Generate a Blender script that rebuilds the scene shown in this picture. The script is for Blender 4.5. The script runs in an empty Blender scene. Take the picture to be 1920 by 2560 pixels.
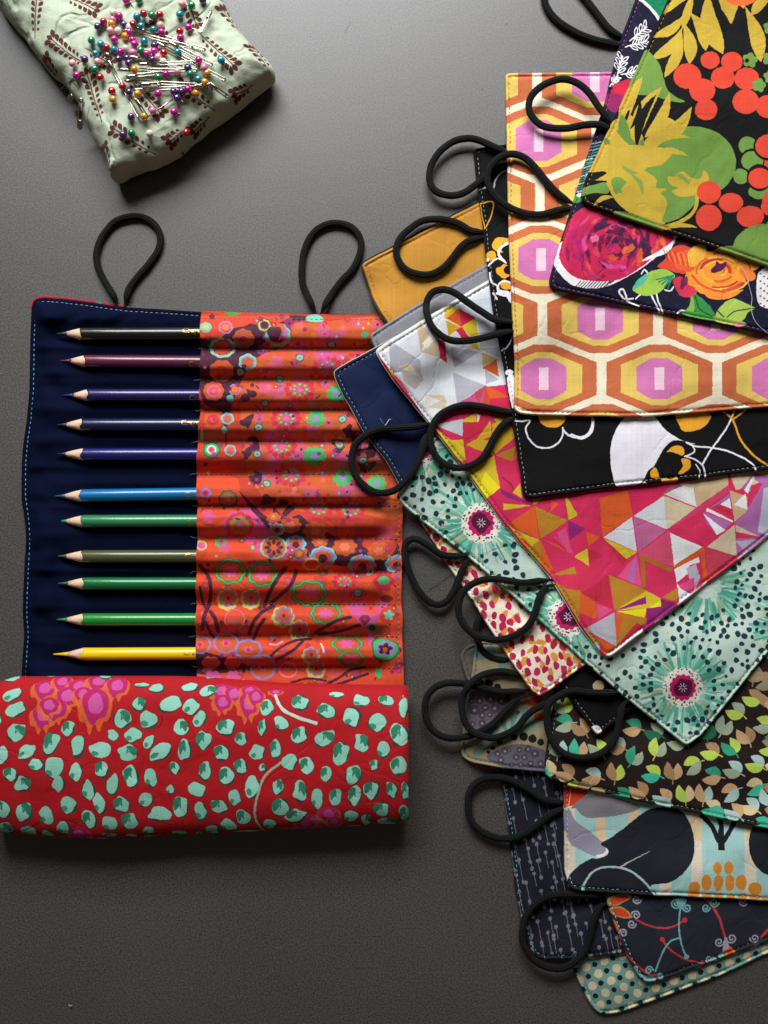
import bpy, math, random
import numpy as np
from mathutils import Vector
random.seed(7); rng = np.random.RandomState(11)
SC = bpy.context.scene
COL = SC.collection
# ------------------------------------------------------------------ camera, world, light
S = 0.00022            # metres on the table per photo pixel
CAMH = 0.56
def at(x, y, z=0.0):   # point of the photo at height z above the table (metres)
    k = S * (1 - z / CAMH)
    return ((x - 960) * k, (1280 - y) * k, z)
cd = bpy.data.cameras.new('camera'); cam = bpy.data.objects.new('camera', cd); COL.objects.link(cam)
cam.location = (0, 0, CAMH); cam.rotation_euler = (0, 0, 0)
cd.sensor_fit = 'VERTICAL'; cd.angle = 2 * math.atan(1280 * S / CAMH)
cd.clip_start = 0.01; cd.clip_end = 20
SC.camera = cam
w = bpy.data.worlds.new('World'); SC.world = w; w.use_nodes = True
bg = w.node_tree.nodes['Background']; bg.inputs[0].default_value = (1.0, 0.82, 0.66, 1); bg.inputs[1].default_value = 0.062
def area(name, loc, target, sx, sy, power, col):
    l = bpy.data.lights.new(name, 'AREA'); l.shape = 'RECTANGLE'; l.size = sx; l.size_y = sy; l.energy = power; l.color = col
    o = bpy.data.objects.new(name, l); COL.objects.link(o); o.location = loc
    o.rotation_euler = (Vector(target) - Vector(loc)).to_track_quat('-Z', 'Y').to_euler()
area('window_light', (-0.10, 0.95, 0.74), (0.08, 0.28, 0), 0.85, 0.48, 25.5, (0.965, 0.98, 1.0))
SC.view_settings.view_transform = 'Standard'; SC.view_settings.look = 'None'
SC.view_settings.exposure = 0.0; SC.view_settings.gamma = 1.0
# ------------------------------------------------------------------ small helpers
def lin(c):
    return tuple(((v / 255) / 12.92 if v / 255 <= 0.04045 else (((v / 255) + 0.055) / 1.055) ** 2.4) for v in c)
def hx(h):
    return tuple(int(h[i:i + 2], 16) for i in (0, 2, 4))
def empty(name, label, cat, loc, group=None):
    o = bpy.data.objects.new(name, None); o.empty_display_size = 0.01; COL.objects.link(o); o.location = loc
    o['label'] = label; o['category'] = cat
    if group: o['group'] = group
    return o
def link_mesh(name, me, mat, parent=None, kind=None):
    o = bpy.data.objects.new(name, me); COL.objects.link(o)
    if mat is not None and not me.materials: me.materials.append(mat)
    if parent is not None:
        o.parent = parent
    if kind: o['kind'] = kind
    return o
def mesh(name, V, F, uv=None, smooth=True, parent=None):
    V = np.asarray(V, dtype=np.float64).reshape(-1, 3)
    if parent is not None:
        p = parent
        while p is not None:
            V = V - np.array(p.location); p = p.parent
    me = bpy.data.meshes.new(name)
    me.from_pydata(V.tolist(), [], [tuple(int(i) for i in f) for f in F]); 
    if uv is not None:
        ul = me.uv_layers.new(name='UVMap'); idx = np.empty(len(me.loops), dtype=np.int32)
        me.loops.foreach_get('vertex_index', idx)
        ul.data.foreach_set('uv', np.asarray(uv, dtype=np.float32)[idx].ravel())
    if smooth: me.polygons.foreach_set('use_smooth', [True] * len(me.polygons))
    me.update(); return me
def catmull(P, closed=False, step=4.0):
    P = np.asarray(P, float); n = len(P)
    if n < 3:
        L = np.linalg.norm(P[1] - P[0]); k = max(2, int(L / step) + 1); t = np.linspace(0, 1, k)[:, None]
        return P[0] * (1 - t) + P[1] * t
    out = []
    rngi = range(n) if closed else range(n - 1)
    for i in rngi:
        if closed: a, b, c, d = P[(i - 1) % n], P[i], P[(i + 1) % n], P[(i + 2) % n]
        else: a, b, c, d = P[max(i - 1, 0)], P[i], P[i + 1], P[min(i + 2, n - 1)]
        k = max(2, int(np.linalg.norm(c[:2] - b[:2]) / step)); t = np.linspace(0, 1, k, endpoint=False)[:, None]
        out.append(0.5 * ((2 * b) + (-a + c) * t + (2 * a - 5 * b + 4 * c - d) * t ** 2 + (-a + 3 * b - 3 * c + d) * t ** 3))
    if not closed: out.append(P[-1:])
    return np.concatenate(out)
def tube(path, r, sides=10, caps=True, squash=None):
    P = np.asarray(path, float); n = len(P); r = np.broadcast_to(np.asarray(r, float), (n,))
    T = np.gradient(P, axis=0); T /= np.linalg.norm(T, axis=1)[:, None] + 1e-12
    ref = np.array([0, 0, 1.0]) if abs(T[0][2]) < 0.9 else np.array([1.0, 0, 0])
    N = np.cross(T[0], ref); N /= np.linalg.norm(N); V = []
    ang = math.pi / 2 + np.arange(sides) * 2 * math.pi / sides
    for i in range(n):
        N = N - T[i] * np.dot(N, T[i]); N /= np.linalg.norm(N) + 1e-12; B = np.cross(T[i], N)
        V.append(P[i] + r[i] * (np.cos(ang)[:, None] * N + np.sin(ang)[:, None] * B))
    V = np.concatenate(V); F = []
    for i in range(n - 1):
        for j in range(sides):
            k = (j + 1) % sides; F.append((i * sides + j, i * sides + k, (i + 1) * sides + k, (i + 1) * sides + j))
    if caps:
        F.append(tuple(range(sides))[::-1]); F.append(tuple((n - 1) * sides + j for j in range(sides)))
    return V, F
class MB:
    def __init__(s): s.V = []; s.F = []; s.n = 0
    def add(s, V, F):
        V = np.asarray(V, float).reshape(-1, 3); s.V.append(V); s.F += [tuple(i + s.n for i in f) for f in F]; s.n += len(V)
    def get(s): return np.concatenate(s.V), s.F
# ------------------------------------------------------------------ numpy noise
_NG = {}
def vnoise(X, Y, scale, seed=0, octaves=2):
    out = 0; amp = 1; tot = 0
    for o in range(octaves):
        ky = seed * 13 + o + 5
        if ky not in _NG: _NG[ky] = np.random.RandomState(ky).rand(64, 64)
        G = _NG[ky]
        x = X / scale * 2 ** o + 17.3; y = Y / scale * 2 ** o + 5.1
        xi = np.floor(x).astype(int); yi = np.floor(y).astype(int); fx = x - xi; fy = y - yi
        fx = fx * fx * (3 - 2 * fx); fy = fy * fy * (3 - 2 * fy)
        a0, a1, b0, b1 = xi & 63, (xi + 1) & 63, yi & 63, (yi + 1) & 63
        v = (G[a0, b0] * (1 - fx) + G[a1, b0] * fx) * (1 - fy) + (G[a0, b1] * (1 - fx) + G[a1, b1] * fx) * fy
        out = out + amp * (v - 0.5) * 2; tot += amp; amp *= 0.5
    return out / tot
# ------------------------------------------------------------------ print painter (fabric prints drawn from shapes)
class Cv:
    def __init__(s, box, col, res=1.5, warp=1.0):
        s.x0, s.y0, s.x1, s.y1 = box; s.S = res; s.warp = warp
        s.w = int((s.x1 - s.x0) * res); s.h = int((s.y1 - s.y0) * res)
        s.im = np.empty((s.h, s.w, 3), np.float32); s.im[:] = hx(col); s.T = (0, 0, 1)
    def t(s, ox, oy, k): s.T = (ox, oy, k); return s
    def _m(s, P):
        P = np.asarray(P, float).reshape(-1, 2)
        return np.stack([(s.T[0] + P[:, 0] * s.T[2] - s.x0) * s.S, (s.T[1] + P[:, 1] * s.T[2] - s.y0) * s.S], 1)
    def _bb(s, P, pad):
        a = max(0, int(P[:, 0].min() - pad)); b = min(s.w, int(P[:, 0].max() + pad) + 2)
        c = max(0, int(P[:, 1].min() - pad)); d = min(s.h, int(P[:, 1].max() + pad) + 2)
        return (a, b, c, d) if b > a and d > c else None
    def _put(s, bb, m, col, al=1.0):
        a, b, c, d = bb; m = (np.clip(m, 0, 1) * al)[..., None].astype(np.float32)
        sub = s.im[c:d, a:b]; sub += (np.array(hx(col) if isinstance(col, str) else col, np.float32) - sub) * m
    def rawpoly(s, P, col, al=1.0):
        bb = s._bb(P, 1)
        if not bb: return
        a, b, c, d = bb; ss = 2; ys = c + (np.arange((d - c) * ss) + .5) / ss; xs = a + (np.arange((b - a) * ss) + .5) / ss
        M = np.zeros((len(ys), len(xs)), bool); Q = np.roll(P, -1, 0)
        for (xa, ya), (xb, yb) in zip(P, Q):
            if ya == yb: continue
            lo, hi = (ya, yb) if ya < yb else (yb, ya); r = np.where((ys >= lo) & (ys < hi))[0]
            if len(r) == 0: continue
            xi = xa + (ys[r] - ya) * (xb - xa) / (yb - ya); M[r] ^= xs[None, :] < xi[:, None]
        s._put(bb, M.reshape(d - c, ss, b - a, ss).mean((1, 3)), col, al)
    def p(s, pts, col, sm=True, al=1.0):
        P = s._m(pts)
        if sm: P = catmull(P, True, 3.0)
        s.rawpoly(P, col, al)
    def c(s, x, y, r, col, ry=None, rot=0, al=1.0):
        ry = r if ry is None else ry; C = s._m([(x, y)])[0]; k = s.T[2] * s.S; a_ = r * k; b_ = ry * k; R = max(a_, b_) + 1
        bb = s._bb(np.array([C]), R)
        if not bb: return
        a, b, c, d = bb; Y, X = np.mgrid[c:d, a:b]; X = X + .5 - C[0]; Y = Y + .5 - C[1]; t = math.radians(rot)
        u = X * math.cos(t) + Y * math.sin(t); v = -X * math.sin(t) + Y * math.cos(t)
        q = np.sqrt((u / a_) ** 2 + (v / b_) ** 2); s._put(bb, (1 - q) * min(a_, b_) + .5, col, al)
    def ring(s, x, y, r, w, col, ry=None, wob=0, n=0, rot=0, seed=0):
        ry = r if ry is None else ry; th = np.linspace(0, 2 * math.pi, 40); k = 1 + wob * np.cos(n * th + seed) if n else 1
        t = math.radians(rot); u = r * k * np.cos(th); v = ry * k * np.sin(th)
        s.l(np.stack([x + u * math.cos(t) - v * math.sin(t), y + u * math.sin(t) + v * math.cos(t)], 1), w, col, False)
    def l(s, pts, wd, col, sm=True, al=1.0, taper=False):
        P = s._m(pts)
        if sm and len(P) > 2: P = catmull(P, False, 4.0)
        hw = wd * s.T[2] * s.S / 2; n = len(P)
        bb = s._bb(P, hw + 2)
        if not bb: return
        a, b, c, d = bb; D = np.full((d - c, b - a), -9.0, np.float32)
        for i in range(n - 1):
            h = hw * (1 - .8 * i / n) if taper else hw
            sb = s._bb(P[i:i + 2], hw + 2)
            if not sb: continue
            a2, b2, c2, d2 = sb; Y, X = np.mgrid[c2:d2, a2:b2]; X = X + .5; Y = Y + .5
            dx, dy = P[i + 1] - P[i]; L = dx * dx + dy * dy + 1e-9
            t = np.clip(((X - P[i, 0]) * dx + (Y - P[i, 1]) * dy) / L, 0, 1)
            q = h - np.hypot(X - P[i, 0] - t * dx, Y - P[i, 1] - t * dy) + .5
            sub = D[c2 - c:d2 - c, a2 - a:b2 - a]; np.maximum(sub, q, out=sub)
        s._put(bb, D, col, al)
    def blob(s, x, y, rx, ry, rot, col, wob=.12, n=9, al=1.0):
        th = np.arange(n) * 2 * math.pi / n; k = 1 + wob * (np.random.rand(n) * 2 - 1); t = math.radians(rot)
        u = rx * k * np.cos(th); v = ry * k * np.sin(th)
        s.p(np.stack([x + u * math.cos(t) - v * math.sin(t), y + u * math.sin(t) + v * math.cos(t)], 1), col, True, al)
    def fl(s, x, y, r, n, dep, col, rot=0, ry=None, al=1.0):   # scalloped flower
        ry = r if ry is None else ry; th = np.linspace(0, 2 * math.pi, n * 8, endpoint=False)
        k = 1 - dep + dep * np.abs(np.cos(n * th / 2 + math.radians(rot)))
        P = s._m(np.stack([x + r * k * np.cos(th), y + ry * k * np.sin(th)], 1)); s.rawpoly(P, col, al)
    def leaf(s, x0, y0, x1, y1, wd, col, bend=0, skew=.5, al=1.0):
        a = np.array([x0, y0], float); b = np.array([x1, y1], float); d = b - a; L = np.hypot(*d) + 1e-9; nn = np.array([-d[1], d[0]]) / L
        t = np.linspace(0, 1, 12); m = a + d * t[:, None] + nn * (bend * L * np.sin(math.pi * t))[:, None]
        wv = wd / 2 * np.sin(math.pi * t ** (math.log(.5) / math.log(skew))) ** .8
        s.rawpoly(s._m(np.concatenate([m + nn * wv[:, None], (m - nn * wv[:, None])[::-1]])), col, al)
    def rnd(s, n, mind, box=None):
        box = box or (s.x0, s.y0, s.x1, s.y1); out = []; cell = {}
        for _ in range(n * 12):
            x = random.uniform(box[0], box[2]); y = random.uniform(box[1], box[3]); k = (int(x / mind), int(y / mind))
            if any((x - a) ** 2 + (y - b) ** 2 < mind * mind for i in (-1, 0, 1) for j in (-1, 0, 1) for a, b in cell.get((k[0] + i, k[1] + j), ())): continue
            cell.setdefault(k, []).append((x, y)); out.append((x, y))
            if len(out) >= n: break
        return out
    def image(s, name):
        im = s.im
        Y, X = np.mgrid[0:s.h, 0:s.w]
        if s.warp:
            up = lambda A: np.repeat(np.repeat(A, 3, 0), 3, 1)[:s.h, :s.w]; Yc, Xc = np.mgrid[0:s.h + 2:3, 0:s.w + 2:3]
            wx = up(vnoise(Xc, Yc, 7 * s.S, 3) * s.warp * s.S); wy = up(vnoise(Xc, Yc, 7 * s.S, 4) * s.warp * s.S)
            im = im[np.clip((Y + wy).astype(int), 0, s.h - 1), np.clip((X + wx).astype(int), 0, s.w - 1)]
        Yc, Xc = np.mgrid[0:s.h + 7:8, 0:s.w + 7:8]; big = np.repeat(np.repeat(vnoise(Xc, Yc, 60, 9), 8, 0), 8, 1)[:s.h, :s.w, None]
        rn = np.random.rand(s.h, s.w).astype(np.float32) - .5
        rn = rn + .55 * (np.random.rand(s.h, 1) - .5) * (np.arange(s.w) % 3 > 0) + .55 * (np.random.rand(1, s.w) - .5)   # threads of the weave
        thr = 1 + 0.085 * rn[..., None] + 0.03 * big
        im = im * .92 + im.mean(2, keepdims=True) * .08
        im = np.clip(im * thr / 255 * .97, 0, 1)
        img = bpy.data.images.new(name, s.w, s.h, alpha=False); buf = np.ones((s.h, s.w, 4), np.float32); buf[..., :3] = im[::-1]
        img.pixels.foreach_set(buf.ravel()); img.update(); return img
    def uv(s, X, Y): return np.stack([(X - s.x0) / (s.x1 - s.x0), (s.y1 - Y) / (s.y1 - s.y0)], -1)
# ------------------------------------------------------------------ materials
def node_mat(name):
    m = bpy.data.materials.new(name); m.use_nodes = True; nt = m.node_tree; return m, nt, nt.nodes['Principled BSDF']
def add_bump(nt, b, parts, crease=0):
    co = nt.nodes.new('ShaderNodeTexCoord'); prev = None
    for scale, dist, det in parts:
        n = nt.nodes.new('ShaderNodeTexNoise'); n.inputs['Scale'].default_value = scale; n.inputs['Detail'].default_value = det
        nt.links.new(co.outputs['Object'], n.inputs['Vector'])
        bp = nt.nodes.new('ShaderNodeBump'); bp.inputs['Strength'].default_value = 1; bp.inputs['Distance'].default_value = dist
        nt.links.new(n.outputs[0], bp.inputs['Height'])
        if prev: nt.links.new(prev.outputs[0], bp.inputs['Normal'])
        prev = bp
    if crease:
        n = nt.nodes.new('ShaderNodeTexNoise'); n.inputs['Scale'].default_value = 26; n.inputs['Detail'].default_value = 3; n.inputs['Distortion'].default_value = .6
        nt.links.new(co.outputs['Object'], n.inputs['Vector']); sb = nt.nodes.new('ShaderNodeMath'); sb.operation = 'SUBTRACT'; sb.inputs[1].default_value = .5
        ab = nt.nodes.new('ShaderNodeMath'); ab.operation = 'ABSOLUTE'; mn = nt.nodes.new('ShaderNodeMath'); mn.operation = 'MINIMUM'; mn.inputs[1].default_value = .035
        nt.links.new(n.outputs[0], sb.inputs[0]); nt.links.new(sb.outputs[0], ab.inputs[0]); nt.links.new(ab.outputs[0], mn.inputs[0])
        bp = nt.nodes.new('ShaderNodeBump'); bp.inputs['Strength'].default_value = 1; bp.inputs['Distance'].default_value = crease
        nt.links.new(mn.outputs[0], bp.inputs['Height']); nt.links.new(prev.outputs[0], bp.inputs['Normal']); prev = bp
    nt.links.new(prev.outputs[0], b.inputs['Normal'])
def fabric(name, cv, rough=.85, sheen=.03, spec=.14, wrinkle=.0004, crease=.0045):
    m, nt, b = node_mat(name); t = nt.nodes.new('ShaderNodeTexImage'); t.image = cv.image(name); t.interpolation = 'Linear'
    uvn = nt.nodes.new('ShaderNodeUVMap'); nt.links.new(uvn.outputs[0], t.inputs[0]); nt.links.new(t.outputs[0], b.inputs['Base Color'])
    b.inputs['Roughness'].default_value = rough; b.inputs['Sheen Weight'].default_value = sheen; b.inputs['Specular IOR Level'].default_value = spec
    add_bump(nt, b, [(55, wrinkle, 2), (230, wrinkle * .22, 2), (1900, .00014, 1)], crease); return m
def plain(name, col, rough=.6, metal=0, bump=None, spec=.5, coat=0, sheen=0, var=0):
    m, nt, b = node_mat(name); c = lin(hx(col)) if isinstance(col, str) else col
    b.inputs['Base Color'].default_value = (*c, 1); b.inputs['Roughness'].default_value = rough; b.inputs['Metallic'].default_value = metal
    b.inputs['Specular IOR Level'].default_value = spec; b.inputs['Coat Weight'].default_value = coat; b.inputs['Sheen Weight'].default_value = sheen
    b.inputs['Coat Roughness'].default_value = .12
    if var:
        co = nt.nodes.new('ShaderNodeTexCoord'); n = nt.nodes.new('ShaderNodeTexNoise'); n.inputs['Scale'].default_value = 900
        nt.links.new(co.outputs['Object'], n.inputs['Vector']); r = nt.nodes.new('ShaderNodeValToRGB')
        r.color_ramp.elements[0].color = (*[v * (1 - var) for v in c], 1); r.color_ramp.elements[1].color = (*[min(1, v * (1 + var)) for v in c], 1)
        r.color_ramp.elements[0].position = .3; r.color_ramp.elements[1].position = .7
        nt.links.new(n.outputs[0], r.inputs[0]); nt.links.new(r.outputs[0], b.inputs['Base Color'])
    if bump: add_bump(nt, b, bump)
    return m
# ------------------------------------------------------------------ the table
m, nt, b = node_mat('speckled_laminate')
co = nt.nodes.new('ShaderNodeTexCoord'); n1 = nt.nodes.new('ShaderNodeTexNoise'); n1.inputs['Scale'].default_value = 1150; n1.inputs['Detail'].default_value = 2
n2 = nt.nodes.new('ShaderNodeTexNoise'); n2.inputs['Scale'].default_value = 9
nt.links.new(co.outputs['Object'], n1.inputs['Vector']); nt.links.new(co.outputs['Object'], n2.inputs['Vector'])
rp = nt.nodes.new('ShaderNodeValToRGB'); rp.color_ramp.elements[0].position = .3; rp.color_ramp.elements[1].position = .72
rp.color_ramp.elements[0].color = (.030, .0270, .0240, 1); rp.color_ramp.elements[1].color = (.118, .107, .096, 1)
nt.links.new(n1.outputs[0], rp.inputs[0]); mx = nt.nodes.new('ShaderNodeMixRGB'); mx.blend_type = 'MULTIPLY'; mx.inputs[0].default_value = .25
nt.links.new(rp.outputs[0], mx.inputs[1]); nt.links.new(n2.outputs[0], mx.inputs[2]); nt.links.new(mx.outputs[0], b.inputs['Base Color'])
b.inputs['Roughness'].default_value = .455; b.inputs['Specular IOR Level'].default_value = .85
add_bump(nt, b, [(1700, .00003, 1)])
TABLE = m
g = 24; V = [(-1.2 + 2.4 * i / g, -1.2 + 2.4 * j / g, 0) for j in range(g + 1) for i in range(g + 1)]
F = [(j * (g + 1) + i, j * (g + 1) + i + 1, (j + 1) * (g + 1) + i + 1, (j + 1) * (g + 1) + i) for j in range(g) for i in range(g)]
link_mesh('table_surface', mesh('table_surface', V, F, smooth=False), TABLE, kind='structure')
# ------------------------------------------------------------------ height field of everything laid down so far (for draping)
GX0, GY0, GS = -400, -400, 8
GW, GH = 340, 400
HF = np.zeros((GH, GW)); CF = np.zeros((GH, GW))
GXX, GYY = np.meshgrid(GX0 + GS * np.arange(GW), GY0 + GS * np.arange(GH))
def gblur(A, sg):
    r = int(3 * sg); k = np.exp(-np.arange(-r, r + 1) ** 2 / (2 * sg * sg)); k /= k.sum()
    A = np.pad(A, r, mode='edge'); A = np.apply_along_axis(lambda v: np.convolve(v, k, 'valid'), 0, A)
    return np.apply_along_axis(lambda v: np.convolve(v, k, 'valid'), 1, A)
def dilate(A, r):
    out = A.copy()
    for dy in range(-r, r + 1):
        for dx in range(-r, r + 1):
            if dx * dx + dy * dy <= r * r + 1: out = np.maximum(out, np.roll(np.roll(A, dy, 0), dx, 1))
    return out
def bil(A, X, Y):
    x = np.clip((np.asarray(X, float) - GX0) / GS, 0, GW - 1.001); y = np.clip((np.asarray(Y, float) - GY0) / GS, 0, GH - 1.001)
    xi = x.astype(int); yi = y.astype(int); fx = x - xi; fy = y - yi
    return (A[yi, xi] * (1 - fx) + A[yi, xi + 1] * fx) * (1 - fy) + (A[yi + 1, xi] * (1 - fx) + A[yi + 1, xi + 1] * fx) * fy
def drape(r=5, sg=2.4): return gblur(dilate(np.maximum(HF, CF - .001), r), sg)
_DEC = {}
def decim(O, tol=.15):
    key = (id(O), len(O), float(O[0, 0]))
    if key in _DEC: return _DEC[key][1]
    n = len(O); keep = np.zeros(n, bool); st = [(0, n // 2), (n // 2, n - 1)]; keep[[0, n // 2, n - 1]] = True
    while st:
        a, b = st.pop()
        if b - a < 2: continue
        d = O[b] - O[a]; L = np.hypot(*d) + 1e-9; q = O[a + 1:b] - O[a]; e = np.abs(q[:, 0] * d[1] - q[:, 1] * d[0]) / L; i = int(e.argmax())
        if e[i] > tol: keep[a + 1 + i] = True; st += [(a, a + 1 + i), (a + 1 + i, b)]
    _DEC[key] = (O, O[keep]); return _DEC[key][1]
def sdf(X, Y, O):        # signed distance to closed outline, inside positive
    sh = np.shape(X); x = np.ravel(X).astype(float); y = np.ravel(Y).astype(float); D = np.full(x.shape, 1e9); I = np.zeros(x.shape, bool)
    if len(O) > 60: O = decim(O)
    Q = np.roll(O, -1, 0)
    for (xa, ya), (xb, yb) in zip(O, Q):
        dx, dy = xb - xa, yb - ya; t = np.clip(((x - xa) * dx + (y - ya) * dy) / (dx * dx + dy * dy + 1e-9), 0, 1)
        u_ = x - xa - t * dx; v_ = y - ya - t * dy; np.minimum(D, u_ * u_ + v_ * v_, out=D)
        if ya != yb: I ^= ((y >= min(ya, yb)) & (y < max(ya, yb)) & (x < xa + (y - ya) * dx / (dy if dy else 1)))
    D = np.sqrt(D); return np.where(I, D, -D).reshape(sh)
def outline(sides, sg=2.2, wob=1.0, seed=0):
    """sides: 4 point lists (top L>R, right T>B, bottom R>L, left B>T), each starting where the last one ended"""
    pts = []; cor = []
    for sd in sides:
        P = np.asarray(sd, float); cor.append(sum(len(q) for q in pts)); segs = []
        for a, b_ in zip(P[:-1], P[1:]):
            k = max(1, int(np.hypot(*(b_ - a)) / 4)); t = np.linspace(0, 1, k, endpoint=False)[:, None]; segs.append(a + (b_ - a) * t)
        pts.append(np.concatenate(segs))
    O = np.concatenate(pts); n = len(O)
    r = int(4 * sg); k = np.exp(-np.arange(-r, r + 1) ** 2 / (2 * sg * sg)); k /= k.sum()
    O = np.stack([np.convolve(np.concatenate([O[-r:, j], O[:, j], O[:r, j]]), k, 'valid') for j in (0, 1)], 1)
    if wob: O = O + np.stack([vnoise(O[:, 0], O[:, 1], 34, seed + 1), vnoise(O[:, 0], O[:, 1], 34, seed + 2)], 1) * wob
    return O, cor
def params(L, step):
    e = [0, 1.2, 3, 5.5, 8, 10, 12, 15, 19]; m_ = np.linspace(24, L - 24, max(3, int((L - 48) / step)))
    return np.concatenate([e, m_, L - np.array(e[::-1])]) / L
def resamp(P, t):
    d = np.concatenate([[0], np.cumsum(np.hypot(*np.diff(P, axis=0).T))]); d /= d[-1]
    return np.stack([np.interp(t, d, P[:, 0]), np.interp(t, d, P[:, 1])], 1)
def coons(O, cor, step=8):
    n = len(O); c = cor + [n]; O2 = np.concatenate([O, O[:1]])
    T_ = O2[c[0]:c[1] + 1]; R_ = O2[c[1]:c[2] + 1]; B_ = O2[c[2]:c[3] + 1][::-1]; L_ = O2[c[3]:c[4] + 1][::-1]
    ln = lambda P: np.hypot(*np.diff(P, axis=0).T).sum()
    u = params((ln(T_) + ln(B_)) / 2, step); v = params((ln(L_) + ln(R_)) / 2, step)
    T_, B_, L_, R_ = resamp(T_, u), resamp(B_, u), resamp(L_, v), resamp(R_, v)
    U, V_ = np.meshgrid(u, v); U = U[..., None]; V_ = V_[..., None]
    P = (1 - V_) * T_[None] + V_ * B_[None] + (1 - U) * L_[:, None] + U * R_[:, None] - ((1 - U) * (1 - V_) * T_[0] + U * (1 - V_) * T_[-1] + (1 - U) * V_ * B_[0] + U * V_ * B_[-1])
    return P[..., 0], P[..., 1]
def slab(name, X, Y, ZT, ZB, mat, cv, parent):
    h, w_ = X.shape; k = S * (1 - ZB / CAMH); k2 = S * (1 - ZT / CAMH)
    k = k2 = S * (1 - (ZT + ZB) / 2 / CAMH)
    top = np.stack([(X - 960) * k, (1280 - Y) * k, ZT], -1).reshape(-1, 3); bot = np.stack([(X - 960) * k, (1280 - Y) * k, ZB], -1).reshape(-1, 3)
    idx = np.arange(h * w_).reshape(h, w_); n = h * w_
    a, b_, c_, d = idx[:-1, :-1].ravel(), idx[1:, :-1].ravel(), idx[1:, 1:].ravel(), idx[:-1, 1:].ravel()
    F = np.concatenate([np.stack([a, b_, c_, d], 1), np.stack([a, d, c_, b_], 1) + n])
    ring_ = np.concatenate([idx[0, :-1], idx[:-1, -1], idx[-1, :0:-1], idx[:0:-1, 0]]); nx = np.roll(ring_, -1)
    F = np.concatenate([F, np.stack([ring_, nx, nx + n, ring_ + n], 1)])
    uv = cv.uv(X, Y).reshape(-1, 2) if cv is not None else None
    me = mesh(name, np.concatenate([top, bot]), F.tolist(), np.concatenate([uv, uv]) if uv is not None else None, parent=parent)
    return link_mesh(name, me, mat, parent)
THREAD = {}
def thread(col):
    if col not in THREAD: THREAD[col] = plain('thread_' + col, col, .6, bump=[(3000, .00003, 1)])
    return THREAD[col]
def stitches(parent, runs, zf, col, ln=8.5, gap=3.5, r=1.15):
    mb = MB(); XS = []; YS = []
    for P in runs:
        P = np.asarray(P, float); d = np.concatenate([[0], np.cumsum(np.hypot(*np.diff(P, axis=0).T))]); L = d[-1]; q = random.uniform(0, 4)
        while q + ln < L:
            t = np.linspace(q, q + ln * random.uniform(.85, 1.05), 5); x = np.interp(t, d, P[:, 0]); y = np.interp(t, d, P[:, 1])
            ox, oy = random.uniform(-.4, .4), random.uniform(-.4, .4); XS.append(x + ox); YS.append(y + oy); q += ln + gap * random.uniform(.7, 1.4)
    if not XS: return
    XS = np.array(XS); YS = np.array(YS); ZS = zf(XS.ravel(), YS.ravel()).reshape(XS.shape) + np.array([-.00022, .00010, .00018, .00010, -.00022]) + .00004
    for x, y, z in zip(XS, YS, ZS):
        V, F = tube([at(a, b_, c_) for a, b_, c_ in zip(x, y, z)], np.array([.5, .95, 1, .95, .5]) * r * S, 5); mb.add(V, F)
    if not mb.F: return
    V, F = mb.get(); return link_mesh('stitching', mesh('stitching', V, F, parent=parent), thread(col), parent, 'stuff')
def inset(O, d, sides=None):   # points of the outline moved inwards
    Tn = np.roll(O, -2, 0) - np.roll(O, 2, 0); Tn /= np.linalg.norm(Tn, axis=1)[:, None] + 1e-9
    Nn = np.stack([-Tn[:, 1], Tn[:, 0]], 1); P = O + Nn * d
    ok = sdf(P[:, 0], P[:, 1], O) > d - 1.2
    return P, ok
CORD, nt_, b_ = node_mat('black_elastic')
b_.inputs['Base Color'].default_value = (.0042, .0042, .0050, 1); b_.inputs['Roughness'].default_value = .7; b_.inputs['Sheen Weight'].default_value = .05; b_.inputs['Sheen Roughness'].default_value = .4
b_.inputs['Sheen Tint'].default_value = (.6, .65, .8, 1); b_.inputs['Specular IOR Level'].default_value = .2
add_bump(nt_, b_, [(1500, .0003, 2)])
_uv = nt_.nodes.new('ShaderNodeUVMap'); _sx = nt_.nodes.new('ShaderNodeSeparateXYZ'); nt_.links.new(_uv.outputs[0], _sx.inputs[0])
def _mth(op, a, b=None, v=None):
    q = nt_.nodes.new('ShaderNodeMath'); q.operation = op; nt_.links.new(a, q.inputs[0])
    if b is not None: nt_.links.new(b, q.inputs[1])
    if v is not None: q.inputs[1].default_value = v
    return q.outputs[0]
_u = _mth('MULTIPLY', _sx.outputs[0], v=1.0); _v = _mth('MULTIPLY', _sx.outputs[1], v=2 * math.pi * 5)     # crossing strands of the braid
_br = _mth('MULTIPLY', _mth('SINE', _mth('ADD', _u, _v)), _mth('SINE', _mth('SUBTRACT', _u, _v)))
_bp = nt_.nodes.new('ShaderNodeBump'); _bp.inputs['Distance'].default_value = .00022; nt_.links.new(_br, _bp.inputs['Height']); nt_.links.new(b_.inputs['Normal'].links[0].from_socket, _bp.inputs['Normal']); nt_.links.new(_bp.outputs[0], b_.inputs['Normal'])
_mr = nt_.nodes.new('ShaderNodeMapRange'); _mr.inputs[1].default_value = -1; _mr.inputs[3].default_value = .0018; _mr.inputs[4].default_value = .0065; nt_.links.new(_br, _mr.inputs[0]); nt_.links.new(_mr.outputs[0], b_.inputs['Base Color'])
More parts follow.
